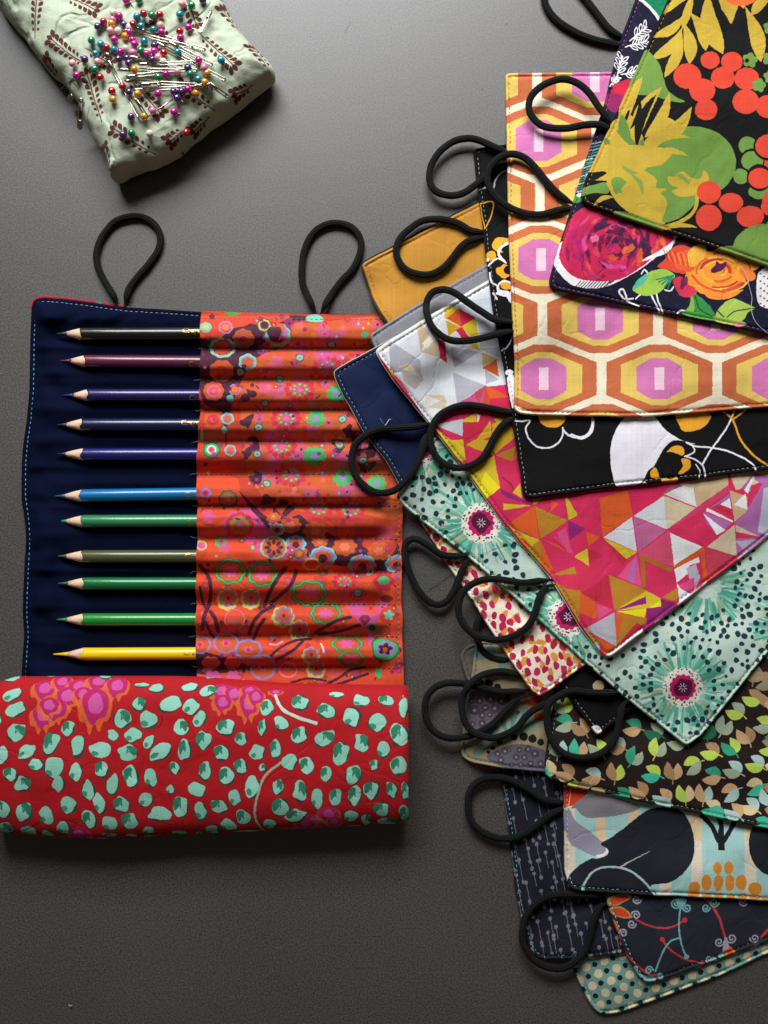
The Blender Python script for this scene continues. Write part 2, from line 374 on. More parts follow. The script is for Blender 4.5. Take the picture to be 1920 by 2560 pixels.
def cord(parent, pts, zend=None, rad=8.6, lift=0, under=None):
    global CF
    P = catmull(pts, False, 6.0); n = len(P); M = np.maximum(dilate(HF if under is None else under, 1), dilate(CF, 1))
    base = bil(M, P[:, 0], P[:, 1]); R = rad * S
    w_ = 3; bm = np.array([base[max(0, i - w_):i + w_ + 1].max() for i in range(n)])
    k = np.exp(-np.arange(-6, 7) ** 2 / 18); k /= k.sum(); bm = np.convolve(np.pad(bm, 6, mode='edge'), k, 'valid'); bm = np.maximum(bm, base)
    ds = np.concatenate([[0], np.cumsum(np.hypot(*np.diff(P, axis=0).T))]); ds = np.minimum(ds, ds[-1] - ds)
    z = bm + R + .0002 + lift * np.sin(np.pi * np.arange(n) / n)
    if zend is not None: s_ = np.clip((ds - 22) / 34, 0, 1); s_ = s_ * s_ * (3 - 2 * s_); z = zend * (1 - s_) + np.maximum(z, zend) * s_
    wv = vnoise(P[:, 0], P[:, 1], 24, 8) * .9
    rr = R * (1 + .045 * vnoise(P[:, 0], P[:, 1], 9, 6)) * np.clip(.42 + (ds - 20) / 40, .42, 1)
    V, F = tube([at(a + c_, b2, d) for (a, b2), c_, d in zip(P, wv, z)], rr, 14)
    ul = np.repeat(np.concatenate([[0], np.cumsum(np.hypot(*np.diff(P, axis=0).T))]), 14); vl = np.tile(np.arange(14) / 14, n)
    o = link_mesh('elastic_loop', mesh('elastic_loop', V, F, np.stack([ul, vl], 1), parent=parent), CORD, parent)
    for (a, b2), zz, dd_ in zip(P, z, ds):
        if dd_ < 30: continue
        i = int(round((b2 - GY0) / GS)); j = int(round((a - GX0) / GS))
        if 1 < i < GH - 2 and 1 < j < GW - 2: CF[i, j] = max(CF[i, j], zz + R)
    return o
def panel(name, label, sides, cv, thick=.0024, st='c8c0b0', stitch_in=9.5, loops=(), sg=2.2, backing=None, group='finished pencil rolls fanned out in a pile', wr=1.0, seed=0, rough=.8, exgap=0, parent=None, part='front_panel', mat=None):
    global HF
    O, cor = outline(sides, sg, seed=seed); G = drape() + exgap
    cx, cy = O.mean(0); zc = float(bil(G, cx, cy))
    root = parent or empty(name, label, 'pencil roll', at(cx, cy, zc), group)
    def zb(x, y): return bil(G, x, y) + .0002
    def zt(x, y, d=None):
        d = sdf(x, y, O) if d is None else d; dd = np.clip(d, 0, None)
        e = np.sqrt(np.clip(1 - (1 - np.clip(dd / 5.5, 0, 1)) ** 2, 0, 1))
        sm = np.clip((dd - 14) / 60, 0, 1)
        z = thick * (.30 + .70 * e) - .00095 * np.exp(-((dd - stitch_in) / 2.6) ** 2) * (1 + .4 * vnoise(x, y, 10, seed + 3))
        z = z + .00045 * vnoise(x, y, 15, seed + 5) * np.exp(-((dd - stitch_in) / 12) ** 2)
        z = z + wr * (.0010 * vnoise(x, y, 85, seed + 6, 3) * (.3 + sm) + .0016 * sm * (vnoise(x, y, 260, seed + 7) + .3))
        return zb(x, y) + np.maximum(z, thick * .25)
    X, Y = coons(O, cor); D = sdf(X, Y, O); D[0] = D[-1] = 0; D[:, 0] = D[:, -1] = 0
    ZB = zb(X, Y); ZT = zt(X, Y, D)
    mt = mat or fabric(name.replace('pencil_roll', 'print') + '_' + part + str(seed), cv, rough)
    slab(part, X, Y, ZT, ZB, mt, cv, root)
    if backing:
        col, ex = backing; c0 = O.mean(0); P2, _ = inset(O, -ex)
        Xb, Yb = coons(P2, cor, 14); zz = zb(Xb, Yb); slab('backing', Xb, Yb, zz + .0006, zz - .0002, plain('backing_' + col, col, .8, bump=[(1500, .00006, 1)]), None, root)
    P, ok = inset(O, stitch_in); runs = []; cur = []
    for p_, k in zip(P, ok):
        if k and -60 < p_[0] < 2000 and -60 < p_[1] < 2620: cur.append(p_)
        else:
            if len(cur) > 3: runs.append(cur)
            cur = []
    if len(cur) > 3: runs.append(cur)
    if st: stitches(root, runs, lambda x, y: zt(x, y), st)
    HF0 = HF.copy()
    mm = (GXX > O[:, 0].min() - 10) & (GXX < O[:, 0].max() + 10) & (GYY > O[:, 1].min() - 10) & (GYY < O[:, 1].max() + 10)
    xs, ys = GXX[mm], GYY[mm]; d = sdf(xs, ys, O); z = zt(xs, ys, d); h = HF[mm]; HF[mm] = np.where(d > -2, np.maximum(h, z), h)
    for L in loops:
        e0 = L[0]; ze = float(zb(np.array([e0[0]]), np.array([e0[1]]))[0]) + thick * .36
        cord(root, L, ze, under=HF0)
    return root, zt
# ================================================================== PRINTS
def print_cherries():
    c = Cv((1430, -190, 2180, 780), '0c0b0d'); Y = 'bf9f30'; G = '688f3a'; R = 'dc3f2a'
    c.t(1320, 0, .3617)
    for L in [(1170, -40, 930, 105, 55, .1), (1090, 90, 858, 262, 70, -.12), (1065, 190, 848, 415, 80, -.12), (1055, 210, 935, 545, 80, -.08), (1066, 160, 1110, 455, 95, -.08), (1105, 90, 1222, 362, 95, -.12), (1238, -60, 1340, 385, 135, .1), (1490, 50, 1600, 440, 105, -.06), (1680, -10, 1535, 112, 75, .1), (1140, -60, 1060, 210, 60, 0)]:
        c.leaf(*L[:4], L[4], Y, L[5], .6)
    c.p([(1310, -60), (1325, 60), (1365, 120), (1398, 172), (1430, 90), (1450, 30), (1440, -60)], Y)
    c.p([(1450, 20), (1470, 60), (1490, 60), (1500, -40), (1450, -40)], Y)
    c.c(1462, -28, 118, 'ee6428', 78)
    c.p([(800, 355), (850, 380), (905, 460), (935, 570), (955, 625), (1010, 675), (1075, 712), (1000, 712), (925, 690), (850, 668), (740, 660), (620, 640), (690, 500)], G)
    c.p([(560, 860), (700, 800), (760, 900), (800, 1000), (830, 1240), (380, 1240), (420, 1160), (500, 980)], Y)
    c.c(1130, 1130, 302, G, 248)
    for L in [(640, 900, 788, 535, 95, -.07), (730, 990, 917, 610, 105, -.1), (800, 960, 972, 645, 78, .1), (850, 960, 1125, 745, 95, .16), (690, 930, 660, 790, 50, 0)]:
        c.leaf(*L[:4], L[4], Y, L[5], .45)
    c.leaf(745, 1040, 880, 660, 62, '0c0b0d', -.1); c.leaf(980, 900, 905, 810, 0.1, Y)
    for Lk in [(700, 900, 770, 690, 34, .1), (655, 860, 700, 760, 22, 0), (900, 900, 1010, 730, 30, .1), (480, 1000, 540, 900, 0.1, 0)]: c.leaf(*Lk[:4], Lk[4], '0c0b0d', Lk[5])
    c.p([(845, 985), (960, 880), (1010, 850), (930, 820), (850, 900)], Y)
    for L in [(800, 1100, 1115, 958, 55, -.22), (790, 1160, 1110, 1085, 52, -.22), (790, 1090, 860, 930, 70, 0), (730, 1120, 560, 920, 60, .1)]: c.leaf(*L[:4], L[4], Y, L[5])
    for L in [(740, 1120, 575, 1045, 30, -.15), (765, 1110, 600, 900, 34, .1), (770, 1100, 785, 960, 34, 0), (760, 1200, 620, 1130, 26, -.2), (640, 790, 700, 1010, 55, .05), (780, 1180, 1000, 1010, 26, -.2), (520, 960, 560, 1000, 30, 0), (490, 1110, 560, 1130, 26, 0)]: c.leaf(*L[:4], L[4] * 1.35, '5f8436', L[5])
    c.p([(395, 1200), (470, 1192), (556, 1190), (520, 1215), (455, 1240), (395, 1230)], '0c0b0d')
    for x, y, r in [(1250, 425, 66), (1400, 437, 74), (1092, 537, 96), (1337, 548, 82), (1502, 555, 85), (1195, 635, 90), (1222, 768, 78), (1494, 712, 92), (1650, 745, 85), (1650, 1015, 88), (1590, 1225, 80), (1690, 1130, 70)]: c.c(x, y, r, R, r * .92)
    c.fl(1525, 425, 55, 5, .28, G, 20); c.c(1504, 428, 15, '0c0b0d'); c.fl(1660, 415, 52, 5, .28, G); c.fl(1665, 200, 50, 5, .28, G, 30); c.fl(1585, 600, 50, 5, .28, G, 10); c.fl(1665, 540, 50, 5, .28, G, 50)
    c.c(1510, 1010, 62, G); c.c(1543, 1115, 84, '0c0b0d'); c.c(1543, 1115, 76, G, 66); c.c(1462, 1215, 46, G)
    c.c(1650, 1015, 98, '0c0b0d'); c.c(1650, 1015, 86, R, 80); c.c(1590, 1225, 86, '0c0b0d'); c.c(1594, 1228, 78, R)
    c.t(1320, 400, .3617)
    c.c(1465, 120, 52, G); c.c(1590, 225, 75, G, 50); c.c(1592, 132, 88, '0c0b0d'); c.c(1594, 132, 80, R, 72)
    c.p([(360, 240), (365, 205), (430, 180), (545, 165), (548, 235), (450, 232), (380, 250)], G)
    c.p([(330, 90), (440, 92), (545, 90), (430, 150)], '0c0b0d', al=.9)
    c.p([(445, -60), (640, -100), (980, -60), (880, 80), (870, 130), (935, 200), (960, 330), (945, 440), (850, 445), (720, 385), (640, 325), (590, 270), (540, 170), (535, 90), (440, 60)], Y)
    c.p([(570, 140), (640, 130), (690, 200), (610, 240), (590, 225)], G); c.p([(820, 60), (1240, 20), (1240, 130), (1150, 250), (1160, 290), (1050, 400), (925, 430), (955, 300), (880, 200), (870, 130)], G)
    c.leaf(590, 260, 450, 320, 34, Y, .15); c.l([(1160, 230), (1155, 320), (1110, 390), (1000, 450), (880, 470)], 26, Y)
    c.p([(960, 120), (1010, 120), (1060, 85), (1130, 130), (1185, 130), (1210, 75), (1245, 130), (1210, 170), (1160, 240), (1050, 260), (985, 220), (1030, 200), (970, 170)], Y)
    c.leaf(1000, 100, 1110, 175, 34, '7f9540', -.1); c.leaf(700, 100, 790, 250, 34, '7f9540', -.15); c.leaf(640, 40, 760, 100, 30, '7f9540', .1)
    c.p([(640, 215), (700, 150), (690, 210), (790, 240), (880, 140), (880, 200), (950, 205), (860, 260), (760, 270)], Y)
    for x, y, r, q in [(1243, 228, 84, 78), (1395, 300, 84, 68), (1243, 403, 90, 90), (1530, 395, 94, 74), (1680, 330, 78, 60)]: c.c(x, y, r, R, q)
    c.leaf(930, 485, 1165, 470, 30, Y, -.1); c.p([(590, 360), (700, 370), (860, 430), (930, 480), (900, 500), (700, 420), (610, 400)], G)
    c.l([(430, 330), (600, 350), (760, 440), (900, 500)], 60, '0c0b0d', al=0); c.c(1640, 620, 230, G, 178)
    c.p([(1310, 610), (1450, 600), (1700, 700), (1700, 800), (1500, 720), (1320, 650)], G)
    c.t(0, 0, 1)
    for x, y in c.rnd(60, 62, (1925, -190, 2180, 780)): random.choice([lambda: c.c(x, y, 30, R), lambda: c.leaf(x, y, x + 60, y + 50, 30, Y, .2), lambda: c.c(x, y, 34, G)])()
    return c
def print_floral():
    c = Cv((1360, -190, 2170, 900), '14152b'); W = 'efe9ea'
    for x, y in c.rnd(1500, 15): c.blob(x, y, 5, 4, random.uniform(0, 180), '1d2040', .3)
    c.t(1320, 0, .3617)
    c.p([(800, 0), (960, -20), (950, 40), (905, 140), (860, 60)], '0f7d55'); c.l([(770, 0), (840, 60), (900, 140)], 22, 'd8d6cf')
    def sprig(x, y, a, n=6, k=1.):
        a = math.radians(a); c.l([(x, y), (x + 150 * k * math.cos(a), y + 150 * k * math.sin(a))], 8, W, False)
        for i in range(n):
            t = 30 + 20 * i; s = -1 if i % 2 else 1; px, py = x + t * k * math.cos(a), y + t * k * math.sin(a); b = a + s * .75
            P = [(px, py), (px + 34 * k * math.cos(b + .3), py + 34 * k * math.sin(b + .3)), (px + 62 * k * math.cos(b), py + 62 * k * math.sin(b)), (px + 34 * k * math.cos(b - .3), py + 34 * k * math.sin(b - .3)), (px, py)]
            c.l(P, 7, W)
    sprig(670, 330, -15); sprig(700, 290, -40); sprig(640, 520, -10, 7, .9); sprig(610, 540, -75); sprig(560, 600, -50, 5, .6); sprig(820, 300, -20, 5, .7)
    c.blob(680, 660, 130, 100, 0, 'c21a44'); c.blob(600, 720, 80, 60, 30, '8b1a55'); c.blob(640, 620, 60, 30, 30, 'd2203a')
    for i in range(14): c.l([(430 - 4 * i, 1000 + 22 * i), (500 - 4 * i, 985 + 22 * i)], 9, '2f7f60' if i % 2 else '6c9aa5')
    c.t(1320, 400, .3617)
    for i in range(16): c.l([(380 - 4 * i, 10 + 18 * i), (440 - 4 * i, -10 + 18 * i)], 9, '2f7f60' if i % 3 else '9ec3b8')
    c.blob(330, 270, 50, 36, 0, '2f9a3c', .3); c.blob(350, 240, 22, 16, 0, 'e8e8e0', .3); c.c(330, 235, 9, '14152b')
    # pomegranate
    c.p([(240, 560), (180, 700), (200, 770), (300, 865), (430, 890), (560, 870), (700, 800), (850, 700), (1000, 560), (1040, 500), (700, 380)], 'ece6e4')
    for i in range(32): x = 320 + 22 * i; y = 862 - max(0, i - 9) * 13.5; c.l([(x, y + 22), (x + 42, y - 22)], 6, '2a2535', False)
    pom = [(420, 330), (560, 350), (800, 440), (1000, 530), (900, 640), (780, 740), (620, 830), (430, 838), (300, 800), (220, 700), (225, 600), (280, 430), (350, 350)]
    c.p(pom, 'c81f4a')
    rs = random.Random(3); P0 = catmull(np.array(pom, float), True, 10.)
    cols = ['7c1648', '4a1440', 'd8304a', 'e0489a', 'ef5a2c', 'c4155c', 'b0185c', 'e8384c', '5b1a55', 'd6226a']
    for i in range(230):
        a = rs.uniform(0, 6.28); q = rs.random() ** .6; x = 600 + 360 * q * math.cos(a); y = 600 + 250 * q * math.sin(a)
        if sdf(np.array([x]), np.array([y]), P0)[0] < 26: continue
        col = cols[rs.randrange(10)]
        if x < 380: col = ['c4156a', 'a01870', 'd8226a', '7c1648'][i % 4]
        if x > 660 and 560 < y < 720 and i % 2: col = 'f07028'
        if 430 < x < 840 and 430 < y < 660 and i % 4: col = ['35153a', '2c1a48', '551238'][i % 3]
        t_ = math.degrees(math.atan2(y - 600, (x - 600) + 1e-6)) + 90
        c.blob(x, y, rs.uniform(16, 52), rs.uniform(7, 20), t_, col, .4, 9, rs.uniform(.45, .9))
    c.blob(460, 550, 30, 24, 0, 'e878a0', .4, al=.8); c.blob(690, 620, 26, 60, 50, 'f07a2c', .35, al=.7)
    c.l([(380, 680), (370, 760), (400, 830)], 4, '35153a'); c.l([(480, 700), (520, 740), (470, 800)], 4, '35153a')
    c.p([(1000, 560), (1020, 540), (960, 640), (800, 700), (790, 690), (900, 630)], 'e8e0de')
    # ribbons
    c.l([(720, 960), (660, 960), (625, 910), (650, 895), (670, 930), (690, 980), (760, 1010)], 12, W); c.l([(845, 930), (880, 1000), (910, 1060)], 11, W); c.l([(885, 930), (900, 990), (935, 1070)], 11, W)
    c.l([(740, 960), (800, 910)], 10, W); c.l([(780, 790), (800, 760), (820, 780)], 10, W); c.l([(1030, 1060), (1060, 1040), (1100, 1060)], 12, W); c.l([(940, 900), (980, 905), (1000, 880)], 10, W)
    for i in range(3): c.l([(1040, 560 + 18 * i), (1130, 550 + 12 * i)], 9, '7a1c26')
    # rose
    c.p([(980, 620), (1060, 590), (1150, 640), (1130, 760), (1080, 790), (980, 770), (890, 740), (940, 690)], 'e0452c'); c.p([(1000, 830), (1060, 810), (1160, 900), (1130, 950), (1050, 940), (1010, 880)], 'd8304a')
    c.fl(1300, 780, 235, 9, .12, 'ef9428', 10, 165); c.fl(1090, 700, 90, 5, .15, 'e85a2c', 0, 80)
    c.p([(1090, 660), (1160, 590), (1230, 600), (1200, 700), (1120, 740)], 'f3b23c'); c.blob(1480, 700, 110, 60, 20, 'f0a034')
    for k in range(22):
        a0 = rs.uniform(0, 6.28); r = 40 + 8.5 * k; th = np.linspace(a0, a0 + rs.uniform(.7, 1.5), 8)
        c.l(np.stack([1310 + r * 1.05 * np.cos(th), 770 + r * .72 * np.sin(th)], 1), rs.uniform(8, 22), ['d9402a', 'f6c044', 'e0582a', 'f4a830', 'c8302c'][k % 5])
    c.blob(1310, 740, 46, 30, -30, '5a1a4a', .4); c.blob(1280, 770, 22, 12, 0, '4a1440'); c.p([(1190, 880), (1340, 920), (1480, 900), (1380, 960), (1250, 960)], 'ee8a2a'); c.l([(1130, 800), (1200, 870), (1330, 910), (1450, 880)], 16, 'e0502c'); c.blob(1075, 850, 22, 40, 20, '5a1a4a', .3, al=.8); c.blob(1510, 790, 60, 40, 30, 'ee7a2c')
    for k in range(10): c.l([(930 + 20 * k, 620 + 5 * k), (960 + 18 * k, 700 + 4 * k)], 6, ['b8242c', 'f2902e'][k % 2])
    # leaves
    c.p([(720, 900), (760, 830), (850, 770), (940, 760), (1010, 800), (970, 850), (900, 920), (800, 940)], '9fc843'); c.p([(720, 900), (755, 830), (830, 790), (800, 850), (745, 890)], '4fb8a0')
    for k in range(5): c.l([(1000, 800), (880 + 20 * k, 830 + 16 * k)], 9, '1f8a70')
    c.p([(1290, 1080), (1340, 1000), (1410, 960), (1480, 985), (1560, 1025), (1510, 1060), (1480, 1110), (1380, 1130)], 'a5c04a'); c.l([(1350, 1110), (1420, 1050), (1560, 1028)], 8, '1c4a30'); c.l([(1300, 1040), (1400, 1140)], 9, '1c4a30')
    c.p([(1140, 930), (1200, 960), (1270, 1040), (1280, 1090), (1190, 1090), (1130, 1000)], '2f8a3c'); c.p([(1120, 950), (1110, 1010), (1080, 1050), (1140, 1060), (1140, 960)], '7fae3c'); c.l([(1150, 940), (1180, 1030), (1260, 1080)], 8, '1c4a30')
    c.p([(1060, 1050), (1140, 1050), (1280, 1090), (1280, 1110), (1100, 1080)], '4cae3a'); c.p([(1290, 1080), (1480, 1120), (1480, 1150), (1300, 1120)], 'a8c84a'); c.c(1450, 1140, 30, 'e87a94', 16)
    c.p([(1590, 780), (1700, 740), (1700, 1000), (1600, 1010), (1570, 900)], 'ece6e4'); 
    for k in range(14): x = 1600 + 24 * (k % 3); y = 790 + 17 * k; c.l([(x - 5, y - 5), (x + 5, y + 5)], 4, '222'*2); c.l([(x - 5, y + 5), (x + 5, y - 5)], 4, '222'*2)
    c.t(0, 0, 1)
    return c
def print_hexagons():
    c = Cv((1240, 165, 2170, 1060), 'ece0c2')
    def hexp(cx, cy, w_, v, h, t, col): c.p([(cx - w_, cy - v), (cx - t, cy - h), (cx + t, cy - h), (cx + w_, cy - v), (cx + w_, cy + v), (cx + t, cy + h), (cx - t, cy + h), (cx - w_, cy + v)], col, False)
    for j in range(-2, 7):
        y = 947 - 148.5 * j
        for i in range(-1, 4):
            x = 1358 - (947 - y) * .022 + 288 * i + (144 if j % 2 else 0)
            hexp(x, y, 132, 41, 85, 25, 'c9683c'); hexp(x, y, 96, 35, 66, 20, 'e0be58'); hexp(x, y, 57, 30, 51, 20, 'd070aa'); hexp(x, y, 12, 28, 28, 12, 'ecc2d2')
    return c
def print_black_bloom():
    c = Cv((1160, 340, 2170, 1270), '0a090b'); W = 'e6e2ea'; Y = 'e8a022'
    c.t(1260, 700, .3978)
    c.l([(70, 885), (110, 888), (160, 885), (135, 930), (150, 990), (200, 1045), (270, 1055), (330, 1030), (365, 980), (365, 930)], 11, W)
    c.l([(365, 935), (400, 975), (460, 990), (520, 970), (550, 910), (545, 850)], 11, W); c.l([(420, 975), (490, 992), (545, 950), (556, 880)], 20, W)
    c.c(300, 850, 88, Y, 80); c.p([(1080, 840), (1280, 840), (1280, 890), (1240, 930), (1180, 950), (1120, 950), (1090, 900)], Y)
    c.p([(900, 800), (960, 880), (1020, 950), (1120, 1010), (1200, 1030), (1100, 1030), (1040, 1050), (960, 1150), (900, 1200), (860, 1270), (760, 1310), (700, 1290), (670, 1180), (665, 1060), (690, 960), (740, 880), (800, 800)], W)
    c.p([(1000, 1060), (1060, 1010), (1140, 1020), (1170, 1080), (1160, 1160), (1180, 1230), (1100, 1260), (1000, 1290), (900, 1260), (950, 1150)], '0a090b')
    c.p([(1018, 1080), (1060, 1045), (1110, 1045), (1130, 1080), (1115, 1105), (1080, 1090), (1050, 1080)], Y); c.p([(1110, 1125), (1160, 1130), (1165, 1180), (1120, 1215), (1090, 1215), (1120, 1170)], Y)
    c.p([(930, 1185), (950, 1180), (975, 1240), (960, 1250), (920, 1240), (915, 1210)], Y); c.p([(990, 1245), (1040, 1250), (1085, 1240), (1080, 1275), (1000, 1280)], Y)
    c.l([(1140, 1020), (1200, 1045), (1300, 1055), (1400, 1075), (1500, 1120), (1560, 1160), (1580, 1200)], 11, W); c.l([(1440, 830), (1380, 950), (1300, 1060), (1240, 1160)], 12, W); c.l([(1130, 1110), (1190, 1080), (1180, 1040)], 10, W); c.l([(1140, 1110), (1200, 1130), (1250, 1180), (1260, 1250)], 10, W); c.l([(1200, 1160), (1225, 1200), (1220, 1250)], 8, W); c.l([(860, 1290), (880, 1270), (900, 1300)], 8, W)
    c.l([(1360, 820), (1430, 880), (1480, 1000), (1560, 1100), (1680, 1180)], 13, Y); c.l([(1430, 880), (1520, 810)], 12, Y)
    c.t(880, 300, .3617)
    c.l([(865, 485), (920, 470)], 16, W); c.l([(975, 485), (990, 420), (1030, 370), (1100, 345)], 11, W); c.l([(885, 580), (970, 572), (965, 650), (930, 730), (915, 755)], 10, Y)
    c.l([(885, 590), (900, 680), (915, 750)], 8, Y); c.blob(1040, 870, 80, 55, 0, Y, .1); c.c(960, 940, 34, Y); c.blob(1090, 900, 70, 40, 20, '0a090b'); c.l([(1090, 850), (1030, 880), (1010, 930), (1050, 980)], 16, W)
    c.l([(940, 1010), (970, 980), (1010, 960), (1060, 990)], 12, W); c.blob(1040, 1050, 44, 46, 0, Y, .2); c.c(1080, 1040, 34, '0a090b', 30); c.blob(1060, 1140, 40, 40, 0, Y, .2); c.c(1080, 1110, 22, '0a090b'); c.l([(950, 1060), (960, 1120), (1000, 1150), (1020, 1190)], 12, W); c.l([(1000, 1200), (1060, 1190), (1090, 1210)], 20, W); c.c(935, 970, 12, W)
    c.l([(975, 1200), (1000, 1240)], 14, W)
    c.t(820, 700, .3617)
    c.blob(1215, 30, 26, 30, 0, Y); c.ring(1220, 60, 50, 14, W); c.c(1190, 90, 20, W); c.p([(1210, 100), (1260, 90), (1260, 160), (1230, 120)], W); c.l([(1200, 490), (1240, 460), (1275, 390)], 10, W)
    c.c(1250, 640, 30, W, 20); c.p([(1235, 680), (1285, 670), (1285, 860), (1265, 870)], W); c.p([(1225, 630), (1260, 620), (1260, 650)], W)
    c.t(0, 0, 1); return c
def print_triangles():
    c = Cv((920, 520, 2170, 1680), 'd02552'); LG = 'c9cbd0'; MG = 'aaa9b4'; TN = 'c4a77c'; OC = 'b27a1c'; YE = 'd0b322'; OR = 'd8551c'; PU = '8c1d6c'; CR = 'c92040'; PK = 'd94478'; LV = 'a8609e'; BE = 'cbb996'; WH = 'dddcdc'
    q = lambda pts, col, al=1.: c.p(pts, col, False, al)
    c.t(820, 700, .3617)
    q([(300, 470), (1300, -120), (1450, 700), (1100, 740), (900, 850), (700, 1000), (500, 700)], 'cfd2d6')
    q([(410, 420), (440, 430), (640, 560), (640, 640), (430, 640)], MG); q([(330, 500), (420, 440), (430, 620)], WH); q([(500, 580), (620, 600), (660, 690), (600, 760), (520, 700)], 'a79a94', .7); q([(480, 600), (560, 570), (640, 680)], 'd3c19c', .7)
    q([(615, 320), (640, 290), (700, 380), (640, 500)], TN, .9); q([(640, 500), (760, 400), (780, 540)], TN, .8); q([(650, 440), (760, 330), (800, 330), (680, 480)], 'e4dccc'); q([(840, 460), (1040, 500), (870, 610)], MG); q([(860, 640), (1080, 730), (890, 860)], MG)
    q([(660, 790), (800, 800), (830, 870), (680, 900)], 'cba77c', .7); q([(1060, 500), (1180, 550), (1070, 620)], TN); q([(1050, 480), (1180, 540), (1190, 460)], 'a9b0bd'); q([(1080, 620), (1180, 690), (1090, 720)], MG); q([(940, 150), (1130, 120), (1140, 260)], 'b9c0cb', .8); q([(1030, 260), (1190, 330), (1190, 460), (1050, 460)], 'aeb6c2', .7)
    q([(640, 780), (860, 870), (700, 960)], WH, .7); q([(690, 880), (800, 820), (820, 900)], 'b9a182', .5)
    q([(800, 200), (850, 180), (1020, 270), (920, 330), (810, 270)], YE); q([(815, 265), (905, 200), (915, 325)], OR); q([(905, 200), (1020, 265), (915, 325)], CR); q([(815, 280), (915, 330), (830, 390)], 'c9961c'); q([(915, 330), (1020, 270), (1040, 420), (990, 400)], YE); q([(880, 350), (920, 325), (1045, 490), (1000, 460), (920, 400)], CR); q([(960, 440), (1045, 495), (1020, 420)], YE)
    q([(755, 415), (805, 420), (822, 575), (775, 545)], CR); q([(1065, 610), (1160, 550), (1180, 670)], OR); q([(380, 590), (450, 630), (455, 690), (400, 640)], OR); q([(420, 620), (455, 630), (440, 650)], YE)
    q([(900, 860), (1085, 730), (1100, 870), (1000, 900)], 'bd4a80'); q([(1010, 780), (1085, 730), (1040, 870)], 'c03a50'); q([(1085, 730), (1250, 810), (1110, 820)], OR); q([(1085, 730), (1115, 830), (1110, 880), (1060, 870)], 'c0402c'); q([(1110, 820), (1260, 820), (1270, 900), (1120, 890)], CR)
    q([(915, 975), (1020, 920), (1025, 1030)], YE); q([(1025, 920), (1120, 980), (1030, 1030)], 'dcd6cc'); q([(1025, 1030), (1125, 975), (1060, 900)], CR); q([(920, 985), (1110, 980), (990, 1180), (940, 1240)], CR); q([(740, 1000), (930, 960), (930, 1080), (800, 1030)], 'bcbcc4')
    q([(740, 1020), (850, 1110), (930, 1100), (950, 1244), (880, 1244)], YE); q([(1000, 1130), (1120, 975), (1130, 1080)], 'c99c1c'); q([(1130, 1000), (1230, 950), (1300, 1080), (1140, 1210)], 'c99c1c'); q([(1140, 960), (1220, 950), (1180, 1000)], YE); q([(1020, 1244), (1110, 1090), (1150, 1200), (1100, 1244)], CR)
    c.t(980, 1100, .3134)
    q([(380, 0), (520, 0), (580, 180), (460, 130)], YE); q([(580, 40), (650, 0), (820, 0), (800, 120)], 'c99c1c'); q([(590, 250), (810, 125), (860, 380), (750, 470), (700, 400)], YE); q([(740, 250), (860, 380), (750, 470), (690, 390)], 'e6d416'); q([(820, 120), (990, 50), (950, 170)], 'b27a1c'); q([(950, 170), (990, 150), (1000, 60)], OR); q([(590, 250), (750, 470), (740, 480), (580, 260)], 'e6d416')
    q([(960, 420), (1020, 340), (1035, 465)], YE); q([(862, 385), (1110, 515), (870, 430)], PU); q([(885, 505), (1110, 522), (885, 560)], YE); q([(915, 680), (1130, 530), (1175, 790)], OR); q([(1135, 530), (1385, 650), (1180, 785)], OC); q([(930, 690), (1170, 800), (1110, 835)], YE); q([(920, 690), (1110, 840), (1080, 880)], OR); q([(1060, 870), (1180, 800), (1200, 980), (1150, 1000)], OC); q([(1185, 800), (1280, 1030), (1220, 1080), (1190, 980)], OR)
    q([(1385, 440), (1470, 600), (1405, 635)], 'c7b01f'); q([(1120, 470), (1190, 470), (1135, 515)], 'c7b01f'); q([(1400, 640), (1530, 700), (1410, 795)], PU); q([(1265, 480), (1330, 510), (1260, 570)], 'dd4a28'); q([(1310, 740), (1400, 900), (1430, 900), (1380, 690)], PK); q([(1200, 790), (1380, 890), (1330, 840)], OR); q([(1545, 730), (1650, 770), (1560, 840)], OR); q([(1450, 930), (1550, 865), (1563, 1000)], YE); q([(1560, 870), (1650, 920), (1570, 960)], CR); q([(1260, 1080), (1450, 1005), (1465, 1070)], OC); q([(1350, 1080), (1650, 990), (1480, 1200), (1380, 1150)], 'cc2848')
    q([(1250, 1110), (1380, 1180), (1500, 1200), (1490, 1460), (1400, 1300)], OC); q([(1500, 1210), (1620, 1290), (1600, 1420), (1500, 1370)], OR); q([(1370, 1275), (1490, 1480), (1440, 1420)], 'd02552')
    c.t(1260, 1150, .3978)
    q([(90, 460), (215, 495), (180, 530)], YE); q([(190, 290), (395, 380), (225, 490)], OC); q([(20, 405), (185, 290), (215, 490)], OR); q([(70, 460), (220, 505), (170, 540)], YE)
    q([(595, 240), (770, 190), (805, 345), (615, 480)], OR); q([(770, 180), (990, 165), (990, 215), (805, 345)], 'd02050'); q([(990, 215), (1070, 150), (1110, 160), (1000, 230)], 'a3566c')
    q([(620, 485), (800, 355), (830, 575)], LG); q([(810, 350), (1000, 225), (1020, 435)], LG); q([(805, 350), (1015, 440), (835, 578)], 'b45a88'); q([(1000, 225), (1200, 300), (1020, 435)], BE); q([(1000, 215), (1180, 130), (1205, 295)], 'd5d4d0'); q([(1050, 190), (1130, 160), (1205, 295)], WH); q([(1080, 150), (1190, 130), (1190, 180)], BE); q([(1185, 130), (1400, 70), (1400, 160), (1205, 295)], TN); q([(1200, 300), (1405, 155), (1410, 200), (1230, 320), (1020, 440), (840, 580)], 'cc3560')
